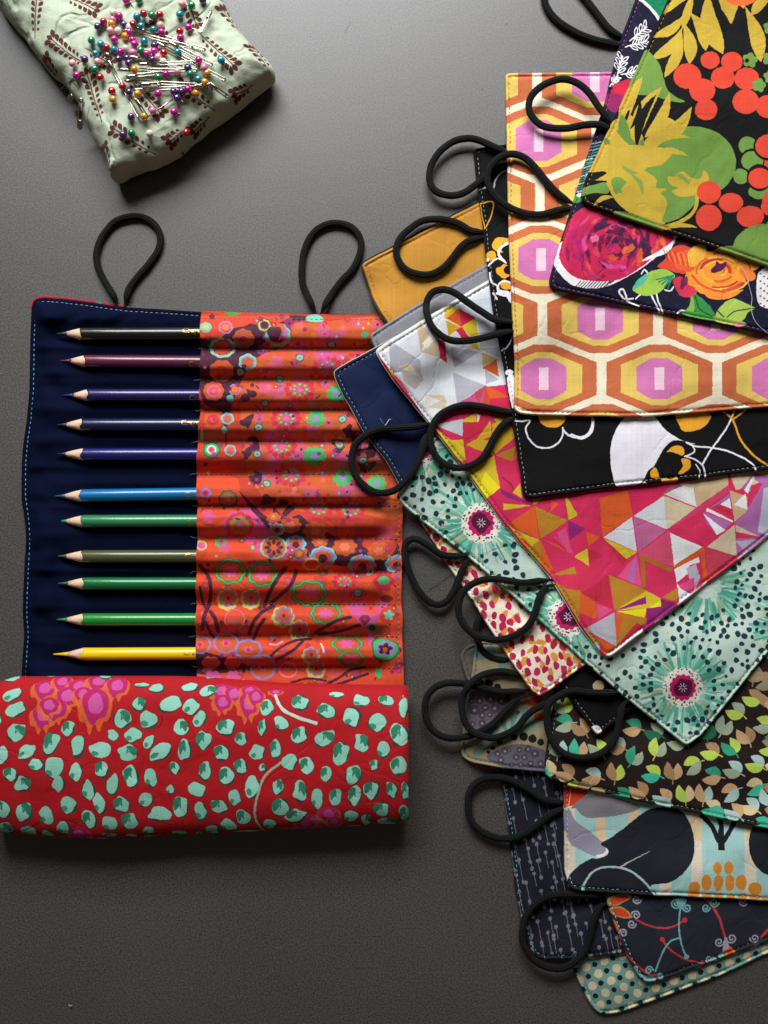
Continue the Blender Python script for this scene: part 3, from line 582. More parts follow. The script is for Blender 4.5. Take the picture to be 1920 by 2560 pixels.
    q([(1400, 60), (1659, 0), (1659, 120), (1450, 190)], BE); q([(1270, 310), (1410, 210), (1420, 240)], LV); q([(1350, 280), (1410, 235), (1420, 305)], WH); q([(1320, 300), (1350, 285), (1435, 330), (1435, 360)], CR); q([(1270, 300), (1430, 380), (1425, 390), (1260, 320)], WH); q([(1240, 320), (1425, 395), (1340, 470), (1270, 400)], LV); q([(1245, 335), (1385, 440), (1330, 470)], WH); q([(1410, 190), (1520, 230), (1520, 320), (1440, 390)], TN); q([(1435, 280), (1510, 210), (1520, 310)], WH)
    q([(1440, 400), (1500, 340), (1620, 140), (1659, 150), (1659, 480), (1590, 490)], LV); q([(1620, 180), (1659, 170), (1659, 470), (1590, 450)], 'adb0bf'); q([(1445, 405), (1600, 480), (1450, 450)], BE); q([(1270, 545), (1440, 405), (1460, 605)], BE); q([(1450, 490), (1600, 490), (1659, 470), (1560, 560), (1460, 600)], LV); q([(1450, 510), (1600, 495), (1500, 560)], MG); q([(1480, 180), (1560, 80), (1540, 200)], LV); q([(1500, 190), (1570, 80), (1525, 210)], WH); q([(1560, 80), (1659, 100), (1659, 170), (1570, 130)], LV)
    q([(1035, 455), (1240, 545), (1065, 670)], 'dcdbda'); q([(1065, 660), (1250, 540), (1275, 765), (1250, 770), (1230, 590), (1080, 690)], OR); q([(840, 580), (1035, 440), (1062, 670), (840, 600)], 'cf4468'); q([(1255, 545), (1440, 610), (1280, 740)], 'c83a50'); q([(1065, 685), (1220, 605), (1225, 640), (1160, 660), (1165, 700), (1080, 770)], 'e2dfe0'); q([(1140, 680), (1200, 650), (1230, 740), (1190, 830)], MG); q([(1085, 790), (1190, 735), (1195, 845)], PK); q([(1080, 770), (1100, 900), (1180, 850), (1100, 800)], WH)
    q([(1280, 740), (1480, 620), (1470, 640), (1280, 780)], 'd84058'); q([(1180, 840), (1270, 770), (1290, 790), (1190, 870)], 'c3c3c8')
    q([(620, 490), (830, 578), (760, 625)], YE); q([(620, 490), (770, 625), (740, 665)], 'c22038'); q([(830, 590), (860, 800), (710, 730)], PK); q([(800, 640), (830, 600), (810, 775), (770, 750)], LV); q([(850, 590), (1060, 680), (1040, 700), (880, 630), (885, 800), (860, 800)], 'a8651c'); q([(655, 720), (900, 820), (690, 940)], OC); q([(480, 835), (650, 720), (680, 935)], 'c0223c'); q([(690, 945), (890, 820), (985, 870), (980, 970), (890, 930)], YE); q([(690, 945), (885, 855), (890, 900)], PU); q([(700, 950), (890, 930), (880, 990)], 'e6d416'); q([(910, 920), (980, 880), (985, 970)], 'e8dc10')
    q([(700, 955), (890, 990), (890, 1040), (700, 1160)], 'b5761c'); q([(695, 960), (745, 980), (700, 1165)], OR); q([(690, 955), (705, 1170), (500, 1060)], 'a9a6ae'); q([(590, 1120), (720, 1180), (640, 1240)], OR); q([(500, 1060), (600, 1130), (600, 1220)], OC); q([(560, 1150), (590, 1140), (600, 1210)], 'a9a6ae'); q([(890, 930), (1100, 905), (900, 1050)], PU); q([(980, 870), (1100, 905), (985, 960)], '7d1d5a'); q([(990, 860), (1090, 800), (1085, 890)], OC); q([(700, 1180), (890, 1050), (830, 1020), (760, 1100)], CR); q([(580, 900), (680, 940), (590, 1000)], PK); q([(470, 850), (580, 900), (580, 1000), (480, 960)], OR); q([(300, 720), (440, 665), (450, 715)], OC); q([(440, 600), (520, 555), (530, 665)], YE); q([(530, 560), (620, 600), (530, 650)], 'c02040'); q([(515, 450), (595, 490), (525, 540)], OR); q([(395, 380), (505, 430), (410, 505)], PU); q([(380, 230), (455, 335), (400, 375)], 'c7b01f'); q([(180, 245), (240, 240), (185, 280)], 'c7b01f'); q([(0, 190), (160, 280), (0, 230)], PU); q([(0, 275), (150, 285), (0, 310)], YE); q([(230, 500), (300, 690), (260, 730), (235, 650)], OR); q([(300, 480), (440, 600), (380, 480)], PK, .7)
    c.t(0, 0, 1)
    for P, k in [([(1506, 1652), (1560, 1612), (1612, 1574)], 'e4e0da'), ([(1612, 1574), (1650, 1546), (1692, 1516)], 'a01878'), ([(1640, 1560), (1698, 1520)], 'dcd8d4'), ([(1698, 1514), (1740, 1482), (1772, 1456)], 'd4d2d6'), ([(1772, 1456), (1850, 1400)], 'd43c5c'), ([(1850, 1398), (1935, 1336)], 'd8d4d2')]: c.l(P, 15, k, False)
    q([(1920, 560), (2200, 700), (2200, 1300), (1980, 1320)], LV)
    return c
def print_kiwi_flower():
    c = Cv((975, 950, 2160, 1890), 'bad2c3', 1.5); rs = random.Random(5); K = '1b3640'
    GR = ['58ac92', '419a80', '72bda2', '4ca58a', '86c8b0']
    fl_ = [(1202, 1307, 1.), (1419, 1541, 1.), (1704, 1717, 1.), (1990, 1568, .95), (1765, 1462, .9), (1050, 1120, .9), (2050, 1780, 1), (1240, 1090, .9)]
    for i, (x, y, k) in enumerate(fl_):
        for j in range(190):
            a = rs.uniform(0, 6.283); r0 = rs.uniform(40, 66) * k; r1 = r0 + rs.uniform(22, 72) * k
            col = GR[rs.randrange(5)] if j % 6 else ('d8e8d8' if j % 12 else 'd9a76a'); b = a + rs.uniform(-.12, .12)
            c.l([(x + r0 * math.cos(a), y + r0 * math.sin(a)), (x + r1 * math.cos(b), y + r1 * math.sin(b))], rs.uniform(3, 9) if j % 12 else 3, col, False, rs.uniform(.6, 1))
    used = []
    for i, (x, y, k) in enumerate(fl_):
        n = 0
        for _ in range(900):
            a = rs.uniform(0, 6.283); r = (78 + 90 * rs.random() ** 1.1) * k; px, py = x + r * math.cos(a), y + r * math.sin(a)
            if any((px - u) ** 2 + (py - v) ** 2 < 15 ** 2 for u, v in used) or any(math.hypot(px - u, py - v) < 62 for u, v, _k in fl_): continue
            used.append((px, py)); q = rs.uniform(4.4, 8.0); c.blob(px, py, q * 1.1, q * .9, rs.uniform(0, 180), K, .1, 8); n += 1
            if n > 105: break
    for i, (x, y, k) in enumerate(fl_):
        if i == 4: continue
        c.fl(x, y, 51 * k, 17, .09, 'ebdfd0', 20 * i)
        for j in range(62):
            a = j * 2.39996 + rs.uniform(-.3, .3); r = rs.uniform(35.5, 47.5) * k; c.c(x + r * math.cos(a), y + r * math.sin(a), rs.uniform(1.2, 2.3), K)
        c.fl(x, y, 34 * k, 14, .12, 'c2155f', 35 * i); c.blob(x, y, 22 * k, 23 * k, 30 * i, '5a1238', .2, 11)
        for j in range(8): a = j * .785 + .3; c.l([(x + 4 * math.cos(a), y + 4 * math.sin(a)), (x + 11 * math.cos(a), y + 11 * math.sin(a))], 1.8, 'eadce0', False)
    for _ in range(25): c.c(rs.uniform(1000, 2100), rs.uniform(1000, 1850), 2.5, 'd9a76a')
    return c
def print_pink_spots():
    c = Cv((1020, 1240, 1600, 1760), 'efe2c6'); rs = random.Random(9)
    for x, y in c.rnd(420, 21): 
        if rs.random() < .55: c.blob(x + rs.uniform(-6, 6), y + rs.uniform(-6, 6), rs.uniform(6, 9), rs.uniform(9, 17), rs.uniform(0, 180), 'e2953a', .3)
    for x, y in c.rnd(900, 20.5):
        c.blob(x, y, rs.uniform(6, 8.5), rs.uniform(8.5, 13.5), rs.uniform(-35, 20), random.choice(['bf1a4c', 'c41a54', 'b81848', 'c8205e']), .22, 8)
    return c
def print_leaf_pairs():
    c = Cv((1340, 1580, 2170, 2140), '231815'); rs = random.Random(4)
    P = {'t': 'c9a070', 'd': 'a98258', 'g': '2f9a72', 'y': 'b7d04e', 'b': 'a8c6bf', 's': '9aa88c', 'e': 'd9c08e', 'o': '3ab894', 'G': '226b4c', 'n': '9a8a6a'}
    L = [(1400, 1600, 0, 'tt')]
    c.t(1340, 1600, .3496)
    D = [(190, 465, 80, 'ys'), (200, 590, -10, 'gs'), (320, 620, 50, 'td'), (155, 770, 90, 'bs'), (300, 775, 95, 'to'), (440, 770, 50, 'ys'), (575, 750, 20, 'sd'), (210, 945, 30, 'dt'), (400, 970, 10, 'bt'), (565, 940, 90, 'yd'), (690, 620, 10, 'gt'), (700, 830, 115, 'sg'), (845, 650, 30, 'sG'), (865, 770, 105, 'sy'), (825, 950, 15, 'yo'), (975, 935, 85, 'td'), (1115, 890, -30, 'ys'), (1245, 790, 20, 'dy'), (1390, 760, 50, 'yg'), (1255, 965, 5, 'gt'), (1405, 920, 25, 'bs'), (1565, 880, 25, 'by'), (1340, 615, 110, 'ss'), (1425, 505, 30, 'sy'), (1545, 410, 30, 'dy'), (1495, 680, 60, 'dt'), (1620, 600, 10, 'ys'), (1625, 290, -10, 'dn'), (1660, 760, 5, 'dy'), (1560, 1045, -20, 'eo'), (1385, 1085, -30, 'tb'), (1195, 1095, 90, 'bt'), (1060, 1095, 80, 'ey'), (735, 1070, 45, 'dt'), (905, 1120, 35, 'tb'), (1530, 1185, 30, 'be'), (1415, 1225, 40, 'tb'), (1255, 1200, 15, 'eo'), (270, 1070, 5, 'yd'), (430, 1110, 20, 'dd'), (605, 1110, 35, 'go'), (75, 920, 60, 'eo'), (900, 1180, 30, 'bb'), (1280, 1245, 10, 'oo'), (1610, 1320, 15, 'oo'), (1655, 1120, 80, 'bb'), (1660, 420, 60, 'nd'), (1010, 720, 20, 'ds'), (1215, 650, 80, 'GG'), (550, 235, 10, 'nd'), (1550, 240, 90, 'nd'), (345, 1070, -40, 'd'), (1000, 500, 60, 'dy')]
    for x, y, a, cc in D:
        t = math.radians(a); u = np.array([math.cos(t), math.sin(t)]); v = np.array([-u[1], u[0]])
        for k, ch in enumerate(cc):
            s_ = -1 if k == 0 else 1; o = np.array([x, y]) + v * s_ * 26
            o = np.array([x, y]) + v * s_ * 30; b0 = o - u * (74 if k else 58) + v * s_ * 6; b1 = o + u * 60 - v * s_ * 22
            c.leaf(b1[0], b1[1], b0[0], b0[1], 72, P[ch], -s_ * .09, .42)
        m = np.array([x, y]); c.l([m + u * 40, m + u * 88 + v * 10], 9, P[cc[-1]], False)
    c.c(440, 335, 42, 'a8906c', 34); c.t(0, 0, 1)
    for x, y in c.rnd(70, 52, (1925, 1600, 2160, 2120)): c.leaf(x - 20, y, x + 20, y + 8, 28, P[rs.choice('tdgybe')])
    return c
def print_black_dots():
    c = Cv((1300, 1480, 1790, 1860), '090809')
    for x, y in [(1494, 1713), (1600, 1660), (1420, 1640)]: c.c(x, y, 14, 'b9a077')
    c.p([(1474, 1818), (1492, 1812), (1504, 1826), (1500, 1842), (1486, 1846), (1474, 1832)], 'd8d2cc'); return c
def print_eggplant():
    c = Cv((1390, 1880, 2170, 2285), '9cc9c4'); AQ = '7cbcc0'; W = 'd9cdb8'; N = '1d2029'; LV = '8f8a9c'
    c.t(1400, 2100, .3134)
    for x, wd in [(70, 90), (1080, 90), (1510, 90), (830, 95), (1900, 90), (2300, 90)]: c.p([(x - wd / 2, -800), (x + wd / 2, -800), (x + wd / 2 + 5, 700), (x - wd / 2 + 5, 700)], W, False)
    c.t(1340, 1600, .3496)
    for x, wd in [(440, 65), (680, 75), (900, 75), (1120, 80), (1510, 80)]: c.p([(x - wd / 2, 900), (x + wd / 2, 900), (x + wd / 2 + 25, 1430), (x - wd / 2 + 15, 1430)], 'dcbf94' if wd < 100 else W, False)
    c.p([(195, 1050), (360, 1060), (340, 1120), (300, 1165), (230, 1182), (195, 1185)], 'dd3a1c'); c.l([(245, 1060), (230, 1180)], 6, 'e8c2a4')
    c.p([(350, 1110), (520, 1110), (720, 1170), (710, 1210), (560, 1250), (400, 1265), (330, 1250), (280, 1200), (250, 1190)], '7f7a80'); c.p([(195, 1200), (260, 1300), (330, 1400), (420, 1450), (340, 1440), (195, 1350)], LV)
    for b in [(1180, 1250, 1300, 1430), (1300, 1260, 1310, 1430), (1420, 1280, 1340, 1430)]: c.l([b[:2], ((b[0] + b[2]) / 2 + 14, 1330), b[2:]], 34, '12191c')
    c.t(1400, 2100, .3134)
    c.p([(60, -260), (120, -160), (230, -80), (340, 20), (372, 65), (340, 100), (270, 120), (180, 80), (60, -10)], LV)
    c.p([(320, 10), (360, 60), (345, 95), (280, 115), (310, 130), (375, 95), (378, 45)], 'e2ddd8')
    c.p([(60, 310), (130, 210), (240, 140), (290, 140), (370, 110), (375, 65), (320, 20), (420, -40), (560, -150), (700, -250), (860, -270), (980, -220), (1050, -80), (1068, 60), (1040, 170), (960, 270), (860, 330), (720, 355), (760, 435), (600, 470), (300, 470), (90, 470)], N)
    c.c(1700, 20, 200, N, 260); c.p([(1255, -90), (1300, -90), (1310, 76), (1255, 76)], '12191c', False)
    c.l([(175, 405), (190, 340), (240, 260), (310, 215), (380, 205), (470, 212), (560, 240), (640, 300), (700, 360), (750, 430)], 18, 'a6bfba'); c.l([(470, 212), (540, 170), (620, 130), (712, 82)], 14, 'bcb8b4', taper=True); c.l([(178, 360), (178, 405)], 26, '7cc0b8')
    for x, y, a, b in [(1250, 215, 33, 50), (1338, 215, 37, 50), (1160, 330, 40, 66), (1257, 335, 38, 66), (1347, 335, 38, 66), (1438, 330, 45, 60), (1065, 375, 48, 52), (1548, 380, 54, 50), (1060, 425, 48, 22), (1165, 430, 40, 20), (1258, 435, 36, 20), (1355, 440, 34, 22), (1450, 440, 42, 22), (1550, 445, 48, 22), (1640, 455, 40, 20)]: c.c(x, y, a, 'd5862a', b)
    c.t(0, 0, 1); return c
def spiral(c, x, y, r, wd, col, a0=0, dirn=1, turns=1.4):
    t = np.linspace(0, 1, 22); a = math.radians(a0) + dirn * t * turns * 6.283; rr = r * (1 - .78 * t)
    c.l(np.stack([x + rr * np.cos(a), y + rr * np.sin(a)], 1), wd, col, False)
def print_swirls():
    c = Cv((1480, 2030, 2170, 2480), '272a35'); c.t(1400, 2100, .3134); LV = 'a7a0b2'; AQ = '74b3b4'; R = 'd8353a'; OR = 'e0702c'
    for P in [[(370, 500), (400, 440), (520, 420), (570, 440), (520, 480), (430, 520)], [(385, 540), (470, 520), (540, 560), (570, 610), (500, 615), (420, 590)]]:
        c.p(P, 'b08a44'); P = np.array(P, float); c.p((P - P.mean(0)) * .72 + P.mean(0), 'd8401f')
    c.p([(410, 620), (440, 640), (465, 700), (450, 720), (425, 680)], OR)
    c.l([(470, 760), (490, 840), (540, 920), (620, 1000), (700, 1060), (765, 1090)], 15, R); c.c(745, 1085, 24, R)
    c.l([(600, 625), (680, 665), (780, 690), (880, 685), (970, 640), (995, 625)], 15, R); c.c(988, 628, 20, R)
    c.l([(800, 775), (850, 840), (920, 900), (1000, 945), (1060, 960), (1140, 975)], 15, R); c.c(808, 782, 20, R)
    c.l([(1130, 440), (1200, 510), (1260, 610), (1290, 700), (1310, 770)], 18, R); c.l([(1600, 765), (1659, 700), (1720, 650)], 20, R)
    c.l([(960, 470), (950, 560), (940, 660), (948, 760), (970, 850), (1000, 915)], 15, AQ); c.c(1003, 920, 20, AQ); c.l([(945, 770), (880, 790), (830, 850), (790, 940), (755, 1040)], 14, AQ); c.p([(910, 460), (1000, 460), (960, 545)], AQ)
    for x, y, r, col, a, d in [(605, 465, 36, LV, 0, 1), (600, 590, 36, LV, 200, 1), (565, 660, 36, LV, 0, 1), (500, 735, 34, LV, 180, 1), (915, 495, 40, AQ, 60, 1), (1005, 530, 36, AQ, 200, -1), (1155, 530, 34, AQ, 0, 1), (1220, 490, 38, AQ, 0, 1), (1262, 805, 38, LV, 0, 1), (1362, 775, 42, LV, 180, -1), (1545, 775, 38, LV, 180, -1), (1185, 945, 34, LV, 0, 1), (600, 1020, 24, AQ, 60, 1), (705, 1030, 34, AQ, 0, -1), (795, 1080, 26, AQ, 180, 1), (1215, 940, 24, AQ, 0, 1), (1800, 700, 40, LV, 0, 1), (1900, 500, 40, AQ, 0, 1), (1450, 480, 36, LV, 30, 1)]: spiral(c, x, y, r, 13, col, a, d)
    c.p([(1320, 830), (1360, 850), (1405, 900), (1360, 925), (1310, 925)], OR); c.blob(1350, 895, 26, 26, 0, 'e03a1c'); c.p([(1290, 900), (1310, 760), (1340, 840)], LV); c.c(1280, 915, 26, AQ, 22); c.p([(1540, 830), (1640, 800), (1600, 830)], LV); c.blob(710, 1105, 50, 28, 0, AQ); c.l([(555, 985), (600, 1050), (680, 1090)], 22, AQ)
    c.t(0, 0, 1); return c
def print_polka():
    c = Cv((1390, 2030, 2170, 2560), '6f9c90'); 
    for i in range(-14, 34):
        for j in range(-30, 24):
            x = 1495 + i * 32 - j * 14 + random.uniform(-1.5, 1.5); y = 2432 + i * 16 + j * 31 + random.uniform(-1.5, 1.5)
            c.blob(x, y, 10.8, 10.8, 0, 'd8c49c', .05); c.c(x + 21, y - 7.5, 6.6, '14201e')
    return c
def print_pins():
    c = Cv((1225, 1830, 1610, 2420), '1c1e2a'); G = '76747e'
    for k, (x, y) in enumerate(c.rnd(220, 21)):
        L = random.uniform(28, 62); dx = L * .2; c.l([(x, y), (x + dx, y + L)], 1.8, G, False); c.blob(x, y, 4.6, 5.2, 0, G, .1)
        if k % 3: c.blob(x + dx, y + L, 4.6, 5.2, 0, G, .1)
    return c
def print_coins():
    c = Cv((1130, 1580, 1460, 1960), '8f8362'); T = '5a7a76'; V = '4a4048'
    c.t(1040, 1500, .3134)
    for x, y in [(450, 400), (520, 440), (900, 520), (700, 560), (780, 950), (500, 1200), (620, 1050), (680, 480), (460, 1050), (560, 1130), (850, 900), (1000, 700), (600, 400)]: c.blob(x, y, 60, 38, random.uniform(0, 180), T, .2, al=.85)
    for k in range(9): c.leaf(760, 1120, 600 + 60 * k, 860 + 14 * abs(k - 4), 40, T if k % 2 else '7d9a80', 0)
    c.p([(430, 740), (560, 720), (760, 760), (640, 920), (560, 1040), (420, 1000), (400, 850)], '5f585e')
    for x, y, r in [(505, 800, 34), (590, 785, 42), (680, 800, 42), (465, 875, 44), (550, 855, 34), (625, 860, 44), (525, 915, 32), (585, 908, 26), (450, 985, 26), (525, 980, 34), (440, 800, 26), (690, 880, 30)]: c.ring(x, y, r * .66, r * .55, V); c.c(x, y, r * .2, 'a89a9a')
    for x, y, r in [(510, 650, 26), (580, 660, 32), (645, 690, 28), (725, 775, 22), (855, 1085, 34), (925, 1100, 32), (990, 1130, 28), (780, 1090, 26), (665, 1130, 22), (610, 1175, 18), (575, 1208, 14)]: c.c(x, y, r, '18140f')
    c.p([(560, 1250), (640, 1190), (740, 1150), (860, 1145), (960, 1170), (1040, 1220), (1040, 1400), (700, 1330)], '5c5662')
    for x, y, r in [(650, 1220, 30), (705, 1200, 32), (820, 1190, 26), (890, 1185, 32), (945, 1220, 38), (860, 1248, 32), (795, 1248, 30), (740, 1190, 20), (675, 1270, 32), (910, 1300, 30), (830, 1310, 28), (990, 1300, 32), (760, 1310, 24)]: c.ring(x, y, r * .66, r * .5, V); c.c(x, y, r * .2, 'a89aa8')
    c.blob(860, 755, 26, 44, -10, 'c0472a'); c.blob(945, 800, 70, 34, -20, 'bd3222'); c.blob(985, 930, 46, 34, 10, 'bd3a22'); c.p([(790, 880), (830, 885), (805, 915)], '5a3a1c')
    c.t(0, 0, 1); return c
def print_stones():
    """the red print with mint stones, drawn with y measured along the unrolled cloth"""
    c = Cv((-60, 1560, 1060, 2210), 'b8131b'); M = '8acfb5'; D = '2c8060'; K = '27473a'; rs = random.Random(2)
    c.t(0, 1650, .639)
    def peony(x, y, k=1., rot=0, al=1.):
        t = math.radians(rot)
        for i in range(9):
            a = -.2 + i * .42; px, py = x + k * 85 * math.cos(a * 1.15), y + k * (50 * math.sin(a) - 20 + 12 * (i % 3))
            c.fl(px, py, 52 * k, 5, .3, 'e8792a', i * 37, al=al); c.fl(px - 3, py - 6, 42 * k, 5, .3, 'c9126a', i * 37, al=al); c.fl(px - 2, py - 12, 25 * k, 4, .3, 'cf52ac', i * 20, al=al)
    def petals(L, al=1.):
        for x, y, a, b in L:
            c.p([(x - a, y - b * .5), (x, y - b), (x + a, y - b * .5), (x + a * .9, y + b * .3), (x + a * .5, y + b * .5), (x + a * .3, y + b * .9), (x, y + b * .55), (x - a * .3, y + b), (x - a * .55, y + b * .5), (x - a * .95, y + b * .35)], 'dd6f28', al=al * .8)
            c.p([(x - a * .8, y - b * .6), (x, y - b), (x + a * .8, y - b * .6), (x + a * .7, y + b * .15), (x + a * .2, y + b * .35), (x - a * .1, y + b * .6), (x - a * .5, y + b * .2)], 'bd1a62', al=al)
            c.p([(x - a * .4, y - b * .5), (x + a * .1, y - b * .8), (x + a * .5, y - b * .3), (x + a * .3, y + b * .05), (x - a * .3, y)], 'cf5aa4', al=al * .8)
    petals([(200, 90, 48, 45), (260, 60, 40, 40), (330, 80, 52, 40), (400, 60, 50, 45), (475, 80, 48, 50), (290, 120, 50, 50), (350, 110, 40, 40), (205, 190, 50, 55), (250, 165, 50, 50), (400, 160, 62, 85), (225, 150, 44, 40)])
    petals([(880, 100, 46, 40), (925, 110, 40, 40), (985, 100, 40, 36), (885, 140, 40, 40), (985, 150, 44, 62), (1010, 120, 36, 40), (1085, 95, 30, 14)])
    petals([(330, 640, 46, 42), (290, 665, 40, 30), (370, 660, 40, 30), (260, 675, 40, 26)], .85); petals([(1240, 590, 50, 44), (1290, 560, 46, 44), (1200, 610, 46, 36), (1160, 630, 40, 26), (1310, 600, 30, 40)], .85)
    L = [(80, 100, 34, 22, -20, 0), (100, 152, 38, 24, -25, 0), (28, 190, 20, 30, 10, 0), (105, 235, 40, 30, -35, 1), (40, 318, 36, 34, -20, 1), (145, 305, 38, 24, -30, 0), (85, 388, 28, 26, 10, 1), (12, 398, 20, 24, 0, 1), (10, 250, 14, 26, 0, 1), (130, 425, 38, 28, -30, 1), (185, 352, 32, 22, 10, 0), (238, 275, 28, 46, 25, 1), (250, 365, 36, 40, 35, 0), (267, 425, 24, 30, 10, 0), (338, 285, 28, 42, 0, 0), (332, 380, 26, 34, 0, 0), (300, 220, 24, 30, 10, 1), (378, 448, 26, 38, -5, 0), (300, 505, 30, 38, -10, 0), (425, 300, 42, 28, 0, 0), (430, 370, 26, 32, -20, 1), (470, 430, 24, 42, 10, 0), (420, 500, 22, 40, -15, 0), (503, 185, 34, 36, 10, 1), (472, 245, 22, 20, 20, 0), (548, 245, 32, 28, -20, 0), (530, 308, 38, 28, 0, 1), (540, 398, 30, 40, -5, 1), (565, 132, 26, 28, 20, 1), (605, 190, 34, 32, 10, 0), (608, 270, 20, 26, 30, 0), (630, 75, 30, 16, 0, 0), (570, 62, 30, 8, 0, 0), (685, 135, 48, 28, -20, 0), (765, 140, 32, 30, -40, 0), (652, 308, 48, 28, -30, 0), (745, 300, 24, 40, 5, 1), (730, 220, 28, 30, 10, 1), (800, 185, 24, 32, 30, 0), (755, 72, 36, 14, 0, 0), (830, 85, 32, 20, -20, 1), (816, 265, 30, 34, 10, 1), (615, 405, 22, 34, -10, 0), (705, 368, 22, 24, 0, 1), (688, 448, 16, 18, 0, 0), (790, 445, 34, 28, 25, 0), (822, 380, 24, 36, 10, 1), (900, 218, 34, 30, 10, 1), (958, 260, 22, 24, 30, 1), (885, 310, 30, 30, 10, 1), (903, 398, 30, 34, -10, 1), (935, 478, 22, 32, -20, 0), (957, 362, 26, 30, 0, 1), (1038, 220, 16, 30, 10, 1), (1020, 310, 30, 28, -30, 0), (1088, 298, 22, 34, 0, 1), (1110, 205, 28, 26, 20, 0), (1055, 148, 24, 28, 10, 1), (1180, 130, 34, 28, 20, 1), (1180, 250, 30, 34, 20, 1), (1275, 258, 42, 28, -35, 1), (1283, 160, 38, 26, 10, 1), (1380, 180, 34, 38, -10, 0), (1412, 122, 32, 20, 10, 0), (1320, 100, 26, 10, 0, 0), (1475, 200, 38, 34, 10, 0), (1510, 122, 30, 18, 10, 1), (1575, 145, 18, 36, 0, 0), (1560, 245, 34, 42, 0, 1), (1498, 300, 24, 32, 0, 0), (1415, 275, 26, 36, -10, 1), (1338, 312, 30, 42, 15, 1), (1143, 345, 30, 32, 30, 0), (1208, 360, 26, 32, -30, 1), (1283, 390, 22, 28, -10, 1), (1385, 392, 30, 36, 20, 1), (1463, 355, 16, 20, 0, 1), (1555, 360, 30, 34, 0, 1), (1002, 440, 28, 42, 5, 0), (1098, 440, 20, 32, 15, 1), (1040, 367, 14, 14, 0, 1), (1182, 455, 26, 42, -5, 1), (1247, 482, 22, 40, 0, 0), (1318, 475, 22, 36, 10, 1), (1390, 472, 26, 40, 10, 1), (1453, 450, 30, 38, 10, 1), (1530, 450, 22, 34, -10, 1), (1583, 455, 16, 36, 0, 1), (1107, 517, 34, 38, 20, 1), (595, 487, 30, 24, -40, 0), (645, 545, 44, 30, 0, 0), (725, 515, 30, 42, 0, 1), (803, 535, 24, 38, 0, 0), (873, 512, 34, 26, 20, 1), (503, 505, 34, 32, 20, 1), (45, 525, 38, 36, 0, 1), (128, 535, 34, 40, 30, 1), (215, 548, 28, 36, -10, 0), (275, 600, 26, 32, 10, 0), (135, 620, 30, 28, 0, 0), (45, 612, 34, 30, 20, 1), (208, 635, 26, 22, 20, 0), (378, 565, 28, 36, -20, 1), (455, 580, 30, 26, 30, 0), (530, 570, 32, 34, 20, 1), (450, 635, 30, 12, 10, 1), (415, 658, 20, 8, 0, 1), (530, 640, 26, 12, 0, 0), (597, 615, 22, 18, 0, 0), (605, 655, 36, 10, 0, 1), (712, 635, 28, 16, 10, 0), (787, 648, 18, 15, 0, 1), (840, 620, 26, 32, 0, 0), (905, 595, 38, 26, 30, 0), (965, 560, 26, 36, -20, 1), (975, 632, 50, 10, 0, 0), (1065, 592, 26, 24, 30, 0), (1165, 555, 42, 28, -20, 1), (1372, 557, 28, 28, 20, 0), (1433, 580, 18, 32, 0, 1), (1492, 530, 34, 30, 40, 1), (1517, 592, 40, 26, 20, 1), (1580, 550, 22, 38, 0, 1), (1385, 622, 30, 8, 0, 0), (1582, 605, 18, 14, 0, 1)]
    L += [(x_, y_, 30, 26, 20 * i, i % 2) for i, (x_, y_) in enumerate([(60, 715), (190, 700), (320, 730), (470, 705), (620, 735), (750, 710), (900, 700), (1050, 690), (1180, 715), (1330, 700), (1470, 690), (1580, 680), (120, 780), (400, 790), (700, 800), (980, 780), (1280, 780), (60, 20), (200, -10), (420, 10), (640, -20), (820, 0), (1000, -20), (1200, 10), (1400, -10), (1560, 10)])]
    for x, y, a, b, r, d in L:
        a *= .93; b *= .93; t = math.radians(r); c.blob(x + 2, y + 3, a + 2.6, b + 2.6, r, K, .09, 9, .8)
        np.random.seed(int(x * 7 + y)); c.blob(x, y, a * 1.0, b * 1.0, r, rs.choice([M, '88ccb2', '95d8c0']), .2, 9)
        if d:
            s = rs.choice([-1, 1]); c.p([(x + s * a * .95, y - b * .5), (x + s * a * .2, y - b * .92), (x - s * a * .2, y - b * .6), (x + s * a * .25, y - b * .3), (x + s * a * .3, y + b * .1), (x + s * a * .8, y + b * .45)], D)
        
            for _q in range(3): c.l([(x + s * a * (.5 - .25 * _q), y - b * .7), (x + s * a * (.35 - .2 * _q), y - b * (.2 - .15 * _q))], 5, D, False)
        elif rs.random() < .75: c.blob(x - a * .5, y + b * .5, a * .4, b * .32, r, D, .2, 7, .8)
    c.l([(1085, 105), (1110, 150), (1160, 180), (1245, 205)], 12, 'b9dcc4'); c.l([(1110, 350), (1050, 400), (1020, 480), (1010, 560), (1040, 635)], 9, '93b592')
    c.l([(655, 180), (655, 200), (640, 220)], 5, '7c1018')
    c.t(0, 0, 1); return c
